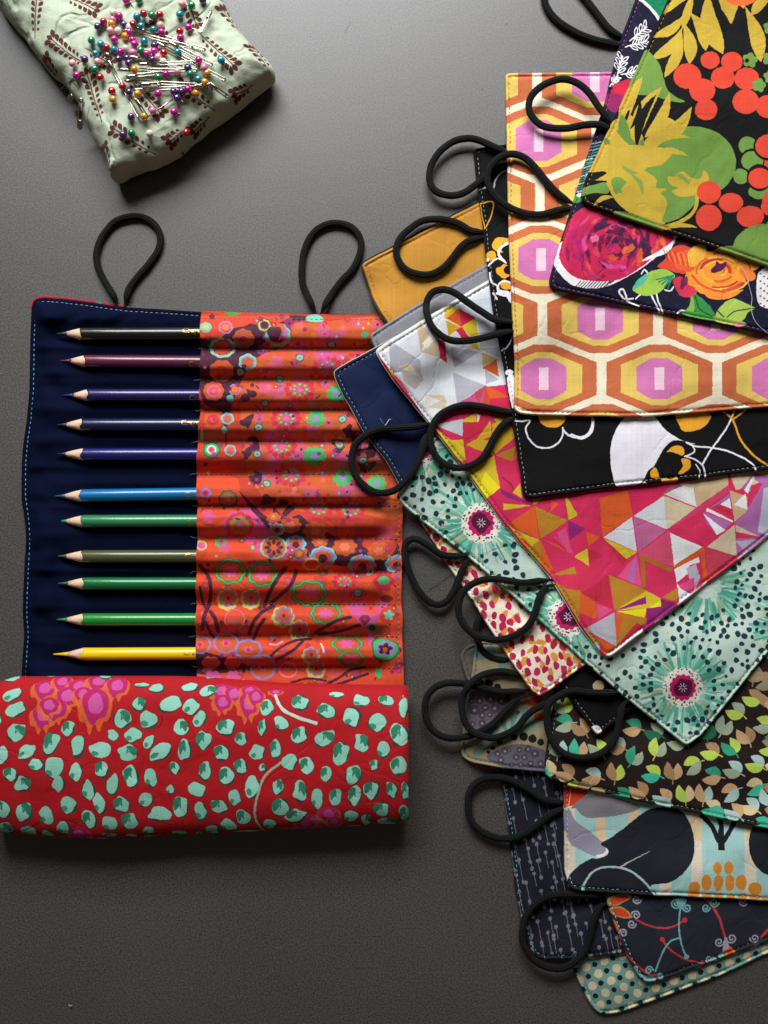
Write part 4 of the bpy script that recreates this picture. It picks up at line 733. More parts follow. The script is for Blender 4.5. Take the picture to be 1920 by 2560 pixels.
def print_pocket():
    c = Cv((480, 765, 1030, 1770), 'c23414'); PL = '480c2c'; OR = 'c8501a'; MG = 'cc4a98'; GN = '3aae5c'; DG = '2d6a3a'; AQ = '6cc0a0'; LB = '8a78bc'; RD = 'cc1c34'; YG = 'c8b850'; PK = 'd6508a'
    c.t(460, 500, .3617)
    c.p([(100, 900), (330, 860), (420, 850), (560, 860), (680, 800), (870, 810), (760, 860), (730, 920), (720, 1000), (560, 1060), (480, 1110), (400, 1240), (330, 1420), (300, 1550), (290, 1700), (270, 1500), (240, 1450), (120, 1360)], PL)
    big = [(760, 860), (900, 850), (1400, 800), (1560, 900), (1560, 2100), (1180, 2160), (900, 2160), (620, 2110), (480, 1960), (440, 1880), (400, 1640), (390, 1430), (400, 1250), (490, 1120), (560, 1060), (730, 1000)]
    c.p(big, OR)
    rs = random.Random(6)
    for i in range(110):
        x, y = rs.uniform(520, 1500), rs.uniform(860, 2100); c.fl(x, y, rs.uniform(22, 55), 5, .3, rs.choice([MG, 'da5c3a', 'e8662a', 'd8463a', 'e04a4a', MG, 'e0602a']), rs.uniform(0, 90), al=.55)
    for i in range(150):
        x, y = rs.uniform(500, 1520), rs.uniform(850, 2120); c.c(x, y, rs.uniform(9, 20), rs.choice([RD, 'c02438', MG, 'b83068', 'c84a1c', 'e87a4a']), al=.75)
    for i in range(80):
        x, y = rs.uniform(520, 1520), rs.uniform(850, 2100); c.fl(x, y, rs.uniform(30, 60), 6, .35, rs.choice(['c4307a', MG, 'b84a9a']), rs.uniform(0, 90), al=.5); c.c(x, y, 9, rs.choice([AQ, DG, PL]))
    for i in range(26):
        x, y = [(1250, 1540), (1130, 1600), (1180, 1680), (420, 1520), (450, 1350), (480, 1700), (430, 1760), (560, 2050), (480, 1900), (1300, 1740), (1090, 1700), (700, 2120), (1260, 1830)][i % 13]; c.blob(x + rs.uniform(-30, 30), y + rs.uniform(-30, 30), 40, 28, rs.uniform(0, 180), PL, .35)
    # left strip: red with rounds
    c.p([(100, 1660), (260, 1640), (290, 1800), (340, 1950), (390, 2050), (560, 2140), (600, 2400), (80, 2400), (80, 1700)], 'd8301c')
    c.p([(100, 780), (700, 790), (640, 850), (520, 820), (420, 870), (330, 890), (230, 960), (100, 940)], 'd93a1c')
    def target(x, y, rr, cols, n=0, sq=.92, dep=.1):
        for r, col in zip(rr, cols): (c.fl(x, y, r, n, dep, col, x, r * sq) if n else c.c(x, y, r, col, r * sq))
    target(150, 880, (42, 22), (AQ, YG), 7); target(288, 880, (50, 40, 26), ('b478b8', OR, 'e06a50'), 8); target(410, 960, (78, 50, 42, 24), (OR, '9a4a7a', OR, 'b81c28'), 9)
    target(555, 865, (52, 44, 34, 26), (DG, YG, '7a4a5c', PL), 8); target(650, 940, (92, 80, 66, 52), (AQ, AQ, OR, PL), 7); c.fl(660, 910, 62, 7, .2, LB); c.fl(655, 890, 45, 7, .2, OR); c.blob(625, 920, 50, 50, 0, PL); target(265, 1020, (96, 72), (AQ, PL), 9, .75); c.fl(265, 1020, 74, 8, .25, 'c03420', 0, 56)
    target(260, 1180, (86, 60, 40, 22), (OR, 'd44a20', 'c83020', OR), 8); target(440, 1120, (64, 50, 40), (AQ, LB, OR), 6); c.blob(390, 1190, 26, 24, 0, AQ); target(205, 1320, (74, 50, 34, 14), (OR, PK, 'd04a30', PK), 8); target(350, 1310, (44, 34, 24), (LB, OR, 'e0602a'), 6); c.blob(320, 1370, 24, 26, 0, AQ)
    target(200, 1520, (68, 44, 20), (OR, RD, 'd84a20'), 8); target(300, 1510, (46, 36, 26), (AQ, LB, OR), 6); c.blob(280, 1590, 22, 26, 0, AQ); target(190, 1725, (64, 50, 34, 24, 12), (DG, GN, 'e0d8c8', PK, RD)); target(320, 1730, (42, 34, 24), (AQ, LB, OR), 6); c.p([(120, 1580), (135, 1620), (130, 1680), (112, 1650)], AQ)
    for x, y in [(1020, 1000), (800, 1090), (1300, 980), (660, 1235), (560, 1405), (515, 1570), (505, 1755), (1095, 1515), (1075, 1690), (1235, 1800), (570, 1960), (1320, 1310)]: target(x, y, (34, 24, 12), (DG, AQ, PK), 6, .85)
    c.blob(905, 820, 62, 28, 0, AQ); c.blob(330, 785, 60, 12, 0, '5a9a3a'); c.blob(1250, 930, 26, 22, 0, '4aa070')
    def dotflower(x, y, k=1., g=False):
        for i in range(12): a = i * .5236; c.c(x + 88 * k * math.cos(a), y + 66 * k * math.sin(a), 20 * k, RD, 17 * k)
        for i in range(8): a = i * .785; c.c(x + 48 * k * math.cos(a), y + 36 * k * math.sin(a), 13 * k, DG if g else '3a9a5a', 9 * k); c.c(x + 48 * k * math.cos(a), y + 36 * k * math.sin(a), 8 * k, AQ, 6 * k)
        c.fl(x, y, 26 * k, 6, .4, MG)
    for x, y in [(990, 1160), (800, 1310), (705, 1510), (675, 1700), (740, 1900), (1200, 1130), (1150, 2140), (930, 2130)]: dotflower(x, y)
    def greenflower(x, y, k=1.):
        for i in range(9): a = i * .698; c.blob(x + 46 * k * math.cos(a), y + 38 * k * math.sin(a), 24 * k, 17 * k, math.degrees(a), GN, .1)
        c.fl(x, y, 24 * k, 6, .4, LB)
    greenflower(1050, 1340); greenflower(910, 1510); greenflower(900, 1770, 1.2); greenflower(1095, 1920); greenflower(1330, 1960)
    for x, y in [(960, 900), (950, 1080), (640, 1120), (560, 1300), (650, 1330), (600, 1640), (620, 1830), (1080, 1800), (890, 1600), (1200, 1200), (780, 1010)]: c.fl(x, y, 55, 5, .35, MG, x, al=.6)
    c.t(460, 1200, .3617)
    c.p([(80, -20), (350, -20), (400, 100), (520, 230), (600, 330), (640, 400), (830, 440), (1000, 560), (1200, 640), (1320, 640), (1500, 660), (1540, 1500), (60, 1500), (60, 0)], 'e0421a')
    c.p([(380, 80), (460, 150), (600, 270), (620, 190), (700, 260), (800, 240), (860, 290), (990, 360), (1070, 400), (1230, 400), (1240, 460), (1420, 520), (1480, 440), (1480, 620), (1330, 630), (1180, 600), (1060, 590), (860, 540), (840, 470), (640, 400), (530, 290)], PL)
    for x, y, r in [(735, 310, 78), (905, 350, 88), (1110, 460, 88), (1350, 490, 90), (620, 260, 54), (940, 420, 60)]: c.fl(x, y, r, 8, .2, OR, x, r * .75); c.fl(x, y, r * .45, 6, .3, 'e06a4a', 0, r * .35)
    for x, y, r in [(770, 440, 76), (960, 530, 96), (1230, 590, 100), (1470, 580, 84), (640, 340, 56)]: c.fl(x, y, r, 8, .1, AQ, 0, r * .8); c.fl(x, y, r * .82, 8, .1, LB, 0, r * .68); c.fl(x, y, r * .6, 7, .12, OR, 0, r * .5); c.blob(x, y + r * .1, r * .32, r * .3, 0, PL)
    c.p([(60, 1180), (400, 1260), (420, 1320), (300, 1330), (80, 1330)], PL)
    c.p([(420, 180), (600, 350), (720, 460), (880, 540), (1000, 640), (760, 560), (500, 500), (400, 350)], 'd0448c', al=.8)
    c.p([(1130, 860), (1400, 850), (1330, 980), (1290, 1150), (1240, 1020)], MG, al=.9)
    target(150, 90, (56, 40, 28, 18), (OR, LB, MG, RD), 8); target(305, 130, (70, 56, 40, 20), (DG, 'c04a30', '8a7a4a', 'd86a50'), 8); target(385, 310, (118, 100, 74, 64, 44), ('c8487a', RD, OR, '7a8a4a', OR), 9); c.fl(385, 300, 26, 6, .3, '9a5a7a')
    target(255, 430, (42, 20), (GN, RD), 6); target(475, 465, (26, 14), (OR, AQ)); target(120, 450, (40, 26), (YG, MG), 5); c.fl(170, 250, 50, 5, .4, MG, al=.8); c.fl(280, 460, 50, 5, .4, MG, al=.6)
    target(620, 465, (96, 82), (AQ, OR), 12, .85, .06); 
    for i in range(8): a = i * .785; c.leaf(620 + 22 * math.cos(a), 465 + 18 * math.sin(a), 620 + 68 * math.cos(a), 465 + 56 * math.sin(a), 26, PL)
    target(795, 510, (42, 30, 18), (DG, OR, 'e8662a'), 6); c.fl(880, 580, 66, 6, .12, YG, 0, 48); c.fl(880, 580, 48, 6, .15, 'd43a1c', 0, 34); target(960, 640, (40, 24), (DG, RD), 6, .6); target(1200, 645, (36, 20), ('d8506a', RD), 6, .7)
    for i in range(46):
        x, y = rs.uniform(90, 1500), rs.uniform(600, 1380); c.fl(x, y, rs.uniform(26, 60), 6, .3, rs.choice(['c8300e', 'b82c24', 'da5a26', 'c83a5a', 'c44a1c']), rs.uniform(0, 90), al=.7); c.fl(x, y, rs.uniform(10, 20), 5, .3, rs.choice([MG, PL, 'e0702c', '9a3a7a']), al=.8)
    c.t(0, 0, 1)
    for i in range(330):
        x, y = rs.uniform(500, 1015), rs.uniform(790, 1740); kk = rs.random()
        if kk < .5: c.fl(x, y, rs.uniform(3.5, 8), 5, .35, rs.choice(['8a1a4a', '7a2a6a', 'a8205a', PL, 'b03a8a']), rs.uniform(0, 90), al=.85)
        elif kk < .8: c.fl(x, y, rs.uniform(5, 10), 6, .3, rs.choice(['b82a1a', 'd8602a', 'c0306a']), 0, al=.8); c.c(x, y, 2.4, rs.choice([AQ, MG, YG]))
        else: c.l([(x, y), (x + rs.uniform(-9, 9), y + rs.uniform(-9, 9))], 3.2, rs.choice([PL, '7a2a6a']), False)
    c.t(460, 1200, .3617)
    def greenring(x, y, rx, ry, n=7):
        c.fl(x, y, rx, n, .14, DG, 0, ry); c.fl(x, y, rx * .95, n, .14, GN, 0, ry * .95); c.fl(x, y, rx * .82, n, .16, DG, 0, ry * .8); c.fl(x, y, rx * .77, n, .18, OR, 0, ry * .74); c.fl(x, y, rx * .5, n, .4, PK, 0, ry * .45)
    greenring(320, 630, 112, 98); greenring(540, 650, 108, 96); greenring(865, 780, 132, 96); greenring(980, 920, 116, 84, 8); greenring(1125, 1130, 116, 72, 6); greenring(1155, 1230, 100, 60, 6); c.c(1345, 1330, 22, GN, 40)
    def yring(x, y, r):
        c.fl(x - 5, y + 10, r * 1.22, 8, .12, YG); c.fl(x, y, r, 7, .15, '9a6a8a'); c.fl(x, y, r * .72, 7, .2, 'c04a2c'); c.c(x, y, r * .2, '7a1020')
    for x, y, r in [(305, 815, 64), (465, 812, 60), (690, 935, 66), (800, 1030, 62), (880, 1205, 52), (915, 1300, 56)]: yring(x, y, r)
    def stroke(P, w_=30): c.l(P, w_ * .78, PL, taper=False)
    stroke([(110, 590), (160, 650), (185, 740), (175, 850), (140, 940), (125, 1030)], 34); stroke([(110, 740), (130, 840), (150, 880)], 26); stroke([(700, 605), (640, 690), (590, 780), (555, 870)], 36); stroke([(775, 630), (740, 720), (670, 790), (600, 850)], 34); stroke([(620, 870), (540, 910), (480, 980), (450, 1060)], 32); stroke([(555, 960), (520, 1010), (480, 1095)], 30); stroke([(185, 910), (215, 960), (235, 1040)], 36); stroke([(150, 980), (175, 1040), (205, 1085)], 26)
    stroke([(1150, 945), (1060, 970), (980, 1010), (910, 1055)], 30); stroke([(1210, 1000), (1120, 1030), (1010, 1055), (930, 1060)], 30); stroke([(880, 1095), (760, 1110), (660, 1160), (600, 1215)], 24); stroke([(820, 1110), (760, 1170), (640, 1240)], 28); stroke([(1250, 1290), (1150, 1310), (1080, 1360), (1000, 1400)], 26); stroke([(1270, 1335), (1180, 1370), (1060, 1410)], 24); stroke([(740, 1400), (850, 1370), (980, 1385)], 20)
    def lring(x, y, rx, ry): c.fl(x, y, rx, 9, .05, LB, 0, ry); c.fl(x, y, rx * .84, 8, .1, OR, 0, ry * .84); c.fl(x, y, rx * .4, 6, .4, PK, 0, ry * .36); c.c(x, y, 14, RD)
    for a in [(110, 1135, 80, 66), (290, 1125, 92, 72), (445, 1170, 98, 72), (545, 1290, 92, 92)]: lring(*a)
    c.fl(185, 1260, 66, 6, .1, 'e04a3c', 0, 46); c.fl(335, 1260, 60, 6, .1, 'e04a3c', 0, 46); c.ring(350, 960, 68, 9, 'd85a7a'); c.c(340, 975, 18, '9a5a7a'); c.ring(720, 1310, 60, 9, 'd878a0', 50); c.c(715, 1290, 20, '8a7a6a'); c.c(612, 1085, 18, '9a6a8a'); c.l([(590, 1130), (640, 1135), (680, 1115)], 12, 'd08aa8'); c.l([(945, 1130), (960, 1160), (965, 1185)], 12, 'dcc8b8')
    dotflower(1110, 700, .8); dotflower(1200, 785, .6, True); c.fl(1380, 700, 74, 6, .2, RD); c.fl(1380, 692, 44, 6, .1, GN, 0, 30); target(1200, 780, (36, 24), (DG, AQ), 6); c.blob(1400, 820, 40, 24, 0, '8a1428'); c.fl(1290, 880, 54, 6, .2, 'e04a3c'); c.c(1290, 885, 14, RD); target(1250, 960, (40, 12), ('8a1a48', RD), 6, .8); target(1300, 1020, (38, 24), ('5a7a6a', '3a1420'), 6, .9); c.fl(1410, 935, 62, 6, .15, 'd8301c'); c.fl(1415, 932, 38, 5, .45, AQ, 30); target(1385, 1040, (44, 24), ('c83020', OR), 7)
    c.p([(1300, 1110), (1360, 1090), (1480, 1130), (1480, 1200), (1420, 1250), (1330, 1240), (1300, 1180)], DG); c.p([(1310, 1115), (1370, 1095), (1470, 1135), (1470, 1195), (1410, 1240), (1335, 1228), (1310, 1170)], GN); c.fl(1390, 1165, 68, 7, .1, LB, 0, 56); c.fl(1390, 1165, 54, 5, .45, PL, 20, 42); c.c(1390, 1172, 18, OR); c.fl(1400, 370, 60, 5, .3, MG, al=.5)
    c.blob(1480, 1300, 30, 40, 0, 'b02858'); c.fl(200, 1370, 60, 6, .2, MG); c.fl(340, 1360, 50, 6, .2, PK)
    c.t(0, 0, 1); return c
def print_fern(seed=0):
    c = Cv((-110, -140, 780, 540), 'b9c5ab'); B = '5c3026'; c.t(0, 0, .434)
    F_ = [(300, 40, 250, 300), (610, 165, 435, 85), (360, 320, 560, 470), (560, 515, 640, 780), (715, 825, 930, 945), (965, 730, 790, 545), (1085, 590, 1265, 695), (1375, 470, 1180, 285), (1165, 235, 1085, 40), (1480, 330, 1590, 470), (1320, 120, 1420, 235), (90, -30, 240, 30), (10, 20, 55, 100), (730, 10, 820, 150), (625, 915, 655, 1030), (1015, 870, 1100, 800), (1150, 810, 1230, 735), (1390, 610, 1480, 550), (930, 240, 1050, 370), (690, 470, 560, 380), (300, 420, 345, 520), (1290, 10, 1330, -60), (900, -80, 1010, -20), (480, -60, 420, -140), (-60, -60, -100, 20), (1650, 640, 1760, 520), (1500, 730, 1560, 640), (1330, 880, 1400, 790), (1130, 960, 1240, 900), (900, 1130, 1000, 1050), (740, 1170, 830, 1120), (560, 1000, 600, 1120), (470, 850, 500, 950), (300, 700, 340, 800), (160, 480, 200, 570), (1690, 300, 1740, 420)]
    for x0, y0, x1, y1 in F_:
        d = np.array([x1 - x0, y1 - y0], float); L = np.hypot(*d); u = d / L; v = np.array([-u[1], u[0]]); c.l([(x0, y0), ((x0 + x1) / 2 + v[0] * 5, (y0 + y1) / 2 + v[1] * 5), (x1, y1)], 6, B)
        n = max(4, int(L / 31))
        for i in range(n):
            t = .04 + .92 * i / n; k = (1 - .62 * t); p_ = np.array([x0, y0]) + d * t
            for s in (-1, 1):
                q = p_ + v * s * 9; e = p_ + (v * s * 46 - u * 38) * k; c.leaf(q[0], q[1], e[0], e[1], 25 * k + 4, B, 0, .62)
        c.leaf(x0 + u[0] * 8, y0 + u[1] * 8, x0 - u[0] * 34, y0 - u[1] * 34, 28, B)
    c.t(0, 0, 1); return c
# ================================================================== THE OPEN PENCIL ROLL
RR = 15.6 * S
PEN = [  # tip x,y  lead end x  paint start x  centre y at left, at right, colour, lead colour, word, label colour
 (141, 832, 168, 205, 835, 834, '17160f', '24262a', 'black'), (149, 900, 179, 215, 903, 906, '5a1f36', '4a1440', 'plum purple'), (156, 989, 186, 222, 988, 988, '1f1a52', '20205c', 'dark violet'),
 (142, 1062, 168, 207, 1062, 1061, '161c40', '141a48', 'navy blue'), (142, 1133, 166, 208, 1136, 1135, '1b1b62', '181850', 'indigo blue'), (137, 1243, 164, 204, 1239, 1232, '0468a0', '1b4a6c', 'bright sky blue'),
 (143, 1304, 168, 207, 1303, 1302, '26784c', '22704a', 'sea green'), (141, 1390, 167, 209, 1391, 1390, '4c4f2e', '2c3a34', 'olive green'), (145, 1458, 171, 211, 1459, 1459, '0a6a32', '1f4a40', 'forest green'),
 (142, 1549, 169, 210, 1549, 1548, '14802a', '1c7a38', 'leaf green'), (133, 1637, 170, 209, 1635, 1633, 'f4c400', 'e8b800', 'yellow')]
SEAM = [787, 871, 950, 1025, 1104, 1185, 1263, 1346, 1430, 1510, 1590, 1668, 1752]
top_l = [(80, 748), (102, 743), (190, 750), (281, 764), (339, 769), (502, 780), (713, 784), (912, 786), (966, 780), (1003, 784)]
right_l = [(1003, 784), (1004, 1000), (1007, 1269), (1006, 1345), (1005, 1431), (1003, 1507), (1007, 1544), (1005, 1591), (1009, 1667), (1012, 1790)]
left_l = [(54, 1790), (54, 1690), (57, 1639), (61, 1588), (57, 1538), (59, 1470), (62, 1409), (66, 1342), (62, 1301), (54, 1246), (54, 1161), (58, 1110), (68, 1042), (74, 975), (76, 839), (78, 790), (80, 748)]
O, cor = outline([top_l, right_l, [(1012, 1790), (54, 1790)], left_l], 3.4, .8, 5)
proll = empty('pencil_roll', 'open pencil roll with navy lining, orange floral pocket and rolled red end with mint spots', 'pencil roll', at(530, 1400, 0))
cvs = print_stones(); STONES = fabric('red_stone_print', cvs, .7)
navy = Cv((30, 720, 1040, 1810), '070e29', 1.0, 0); NAVY = fabric('navy_cotton', navy, .9, .0, .05, .00025, .004)
# outer cover, showing as a rim round the top edge
Pc, _ = inset(O, -3.5); Pi_, _ = inset(O, 2.0); Pc = np.where((O[:, 1] > 768)[:, None], Pi_, Pc); cvo = Cv((-60, 700, 1060, 1850), 'b81e34', 1.0)
for x_, y_ in cvo.rnd(260, 36): cvo.fl(x_, y_, random.uniform(8, 17), 6, .2, random.choice(['8fd4ba', 'c8148a', '6a1a48', 'e8641e', 'd85aae', '3a8a4a', 'c41c24']), 9)
X, Y = coons(Pc, cor, 12); slab('outer_cover', X, Y, X * 0 + .0012, X * 0 + .0001, fabric('cover_print', cvo), cvo, proll)
def lin_z(x, y, d=None):
    d = sdf(x, y, O) if d is None else d; dd = np.clip(d, 0, None); e = np.sqrt(np.clip(1 - (1 - np.clip(dd / 6, 0, 1)) ** 2, 0, 1))
    z = .0012 + .0015 * e - .0006 * np.exp(-((dd - 10) / 3) ** 2) * (1 + .5 * vnoise(x, y, 14, 2))
    lf = np.clip((235 - x) / 110, 0, 1) * np.clip((dd - 3) / 42, .03, 1); gap = 0
    ycs = np.array([p[4] for p in PEN]); near = np.abs(np.asarray(y, float)[..., None] - ycs).min(-1)
    z = z + lf * (.0050 * (1 + vnoise(x * .55 + y * .3, y - x * .25, 62, 21, 2)) + .0005 * vnoise(x * .3 + y * .4, y - x * .3, 40, 22))
    z = z + np.clip((near - 19) / 12, 0, 1) * np.clip(dd / 30, 0, 1) * .0013 * (1 + vnoise(x * .12, y, 44, 23)) * np.clip((485 - x) / 40, 0, 1)
    z = z + .0018 * np.exp(-((np.asarray(y, float) - 795) / 16) ** 2) * np.clip((np.asarray(x) - 110) / 40, 0, 1) * (vnoise(x + y, y, 32, 24) + .2) * np.clip(dd / 16, 0, 1)
    return z
X, Y = coons(O, cor, 6); D = sdf(X, Y, O); D[0] = D[-1] = 0; D[:, 0] = D[:, -1] = 0
slab('lining', X, Y, lin_z(X, Y, D), X * 0 + .0011, NAVY, navy, proll)
P_, ok_ = inset(O, 10); sel = [i for i in range(len(P_)) if ok_[i]]
lft = [P_[i] for i in sel if P_[i][0] < 160 and P_[i][1] < 1720]; tp = [P_[i] for i in sel if P_[i][1] < 800 and 70 < P_[i][0] < 500]
lft = sorted([p for p in lft if p[1] > 770], key=lambda p: p[1])
stitches(proll, [lft], lambda x, y: lin_z(x, y) + .00045, '5c9ab8'); stitches(proll, [sorted(tp, key=lambda p: p[0])], lambda x, y: lin_z(x, y) + .0002, '7f8f9a')
# pocket
POK = [(502, 778), (502, 871), (499, 950), (501, 1025), (495, 1104), (492, 1185), (494, 1263), (494, 1346), (491, 1430), (491, 1510), (490, 1590), (492, 1668), (495, 1790)]
pl = []
for (a, b), (c_, d) in zip(POK[:-1], POK[1:]):
    pl += [(a, b), (a + 1, b + 8), ((a + c_) / 2 - 3, (b + d) / 2), (c_ + 1, d - 8)]
pl.append(POK[-1])
Op, corp = outline([[(502, 778), (713, 785), (912, 787), (966, 781), (1002, 785)], right_l[0:1] and [(1002, 785)] + right_l[1:], [(1012, 1790), (495, 1790)], pl[::-1]], 1.6, .5, 9)
cvp = print_pocket(); POCKET = fabric('orange_floral_print', cvp, .7, .1, .3)
def pok_z(x, y, d=None):
    x = np.asarray(x, float); y = np.asarray(y, float); d = sdf(x, y, Op) if d is None else d
    sag = 2.2 * vnoise(x, y, 150, 31); yy = y + sag; sx = np.array(SEAM)
    zs = .0034; z = np.full(x.shape, zs)
    for i in range(12):
        a, b = sx[i], sx[i + 1]
        if i < 11: yc = PEN[i][4] + (PEN[i][5] - PEN[i][4]) * .9
        else: yc = (a + b) / 2
        dy = y - yc; up = (yc - a); dn = (b - yc); zt_ = .0027 + 2 * RR + .0009
        if i == 11: zt_ = .0050
        fall = 1 - np.clip((x - 925) / 50, 0, 1) ** 1.5 * .8
        t = np.where(dy < 0, np.clip((-dy - 8) / (up - 10), 0, 1), np.clip((dy - 8) / (dn - 10), 0, 1)); prof = (.5 + .5 * np.cos(math.pi * t)); prof = prof ** .85
        m_ = (y >= a) & (y < b); z = np.where(m_, zs + (zt_ - zs) * fall * prof, z)
    z = z + .0005 * vnoise(x * .35, y, 20, 33) + .0004 * vnoise(x, y, 60, 34)
    rim = np.exp(-(np.clip(1004 - x, 0, None) / 14) ** 2); z = z - .0006 * np.exp(-((1004 - x - 10) / 3) ** 2)
    return z
X, Y = coons(Op, corp, 6)
# denser rows across the channels
ZT = pok_z(X, Y); slab('pocket', X, Y, ZT, ZT - .0007, POCKET, cvp, proll)
runs = [[(POK[i][0] - 8, SEAM[i]), (POK[i][0] + 2, SEAM[i]), (700, SEAM[i] - 1), (1000, SEAM[i] + 1)] for i in range(1, 12)]
stitches(proll, runs, lambda x, y: pok_z(x, y) + .0001, '45604a', 9, 3.2, 1.0)
stitches(proll, [[(506, 796), (713, 797), (900, 799), (985, 797)], [(995, 830), (996, 1100), (998, 1269), (996, 1431), (996, 1520), (998, 1690)]], lambda x, y: pok_z(x, y) + .0001, '5d7a68')
for i, s_ in enumerate(SEAM[2:12]):      # loose thread tails at the pocket mouth
    V, F = tube([at(POK[i + 2][0] + 2, s_, .0040), at(POK[i + 2][0] - 8, s_ + random.uniform(-3, 3), .0046), at(POK[i + 2][0] - random.uniform(12, 20), s_ + random.uniform(-5, 5), .0042)], .8 * S, 5)
    link_mesh('thread_tail', mesh('thread_tail', V, F, parent=proll), thread('45604a'), proll)
mm = (sdf(GXX, GYY, O) > -2); z1 = np.where(sdf(GXX, GYY, Op) > -2, pok_z(GXX, GYY), lin_z(GXX, GYY)); HF[mm] = np.maximum(HF[mm], z1[mm])
cord(proll, [(292, 782), (292, 761), (281, 734), (258, 697), (244, 663), (242, 629), (258, 588), (288, 554), (325, 542), (359, 544), (386, 561), (400, 588), (397, 622), (373, 659), (346, 690), (322, 724), (314, 761), (312, 782)], .0016)
cord(proll, [(790, 800), (789, 785), (775, 753), (758, 713), (755, 674), (760, 630), (778, 590), (807, 565), (843, 558), (880, 569), (901, 598), (901, 630), (883, 670), (851, 706), (822, 746), (802, 786), (798, 800)], .0022)
# rolled-up end: a spiral of cloth
def rolled():
    ns, nx = 56, 56; turns = 3.4; th = np.linspace(-.75, turns * 2 * math.pi - .75, int(ns * turns)); V = []; UV = []; xs = np.linspace(-16, 1019, nx)
    yt = np.interp(xs, [-16, 29, 51, 320, 492, 703, 1010, 1020], [1720, 1694, 1691, 1690, 1691, 1707, 1713, 1716]); yb = np.interp(xs, [-16, 0, 96, 256, 511, 767, 1000, 1020], [2060, 2071, 2081, 2088, 2077, 2063, 2049, 2040])
    n = len(th); tn = (th + .75) / (2 * math.pi); J = int(np.abs(th - math.pi / 2).argmin())
    shr = .0042 * np.clip(tn - .84, 0, None) + .0012 * np.clip((tn - .84) / .12, 0, 1)
    for i, x in enumerate(xs):
        yc = (yt[i] + yb[i]) / 2; a0 = (yb[i] - yt[i]) / 2 * S * .965; b0 = .0128 + .0010 * float(vnoise(np.array([x]), np.array([0.]), 160, 41)); zc = b0 + .0002
        a = np.clip(a0 - shr, .004, None); b = np.clip(b0 - shr * .82, .0016, None)
        px = a * np.copysign(np.abs(np.cos(th)) ** .86, np.cos(th)); pz = b * np.copysign(np.abs(np.sin(th)) ** .92, np.sin(th))
        wr = (.0012 * vnoise(np.full(n, x * .45), yc + px / S, 60, 42, 2) + .0005 * vnoise(np.full(n, x), yc + px / S, 22, 43) * np.exp(-min(abs(x - 1015), abs(x)) / 40)) * np.where(tn < 1, 1, .3)
        pz = pz + wr; arc = np.concatenate([[0], np.cumsum(np.hypot(np.diff(px), np.diff(pz)))]); v_ = yc + (arc - arc[J]) / S
        v_ = np.where(v_ > cvs.y1 - 3, cvs.y0 + 3 + np.mod(v_, cvs.y1 - cvs.y0 - 6), v_); v_ = np.clip(v_, cvs.y0 + 2, cvs.y1 - 2)
        X0, Y0, _z = at(x, yc, .010)
        for j in range(n):
            V.append((X0 - (.0022 * min(1, max(0, (tn[j] - .9) * 3)) if x > 900 else 0), Y0 + px[j], zc + pz[j])); UV.append((x, v_[j]))
    o_ = np.array(UV); uv = cvs.uv(o_[:, 0], o_[:, 1])
    F = [(i * n + j, i * n + j + 1, (i + 1) * n + j + 1, (i + 1) * n + j) for i in range(nx - 1) for j in range(n - 1)]
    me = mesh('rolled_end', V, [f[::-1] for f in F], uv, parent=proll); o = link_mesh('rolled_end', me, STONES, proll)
    md = o.modifiers.new('thickness', 'SOLIDIFY'); md.thickness = .0012; md.offset = -1
rolled()
def roll_z(x, y):
    x = np.asarray(x, float); y = np.asarray(y, float); q = np.clip(np.abs(y - 1888) / 194, 0, 1); return .0130 + .0128 * (1 - q ** 2.3) ** .5 + .0004
stitches(proll, [[(1008, 1735), (1008, 1800), (1010, 1880), (1010, 1960), (1009, 2020)]], lambda x, y: roll_z(x, y) - .0002, 'b8c8c0'); stitches(proll, [[(22, 1730), (11, 1800), (6, 1880), (4, 1960)]], lambda x, y: roll_z(x, y) - .0002, 'b8c8c0')
HF[:] = np.where((GXX > 0) & (GXX < 1016) & (GYY > 1700) & (GYY < 2075), np.maximum(HF, roll_z(GXX, GYY)), HF)
# pencils
WOOD = plain('pencil_wood', 'dfb99c', .7, bump=[(900, .00012, 3)], var=.12); GOLD = plain('gold_foil', 'c8a54e', .35, .9)
fc = bpy.data.curves.new('crayon_word', 'FONT'); fc.body = 'Crayola'; fc.size = 1; fc.resolution_u = 3; fc.offset = .012; fo = bpy.data.objects.new('tmp_text', fc); COL.objects.link(fo)
bpy.context.view_layer.update(); tm = bpy.data.meshes.new_from_object(fo.evaluated_get(bpy.context.evaluated_depsgraph_get())); bpy.data.objects.remove(fo)
TV = np.array([v.co[:] for v in tm.vertices]); TF = [tuple(p.vertices) for p in tm.polygons]
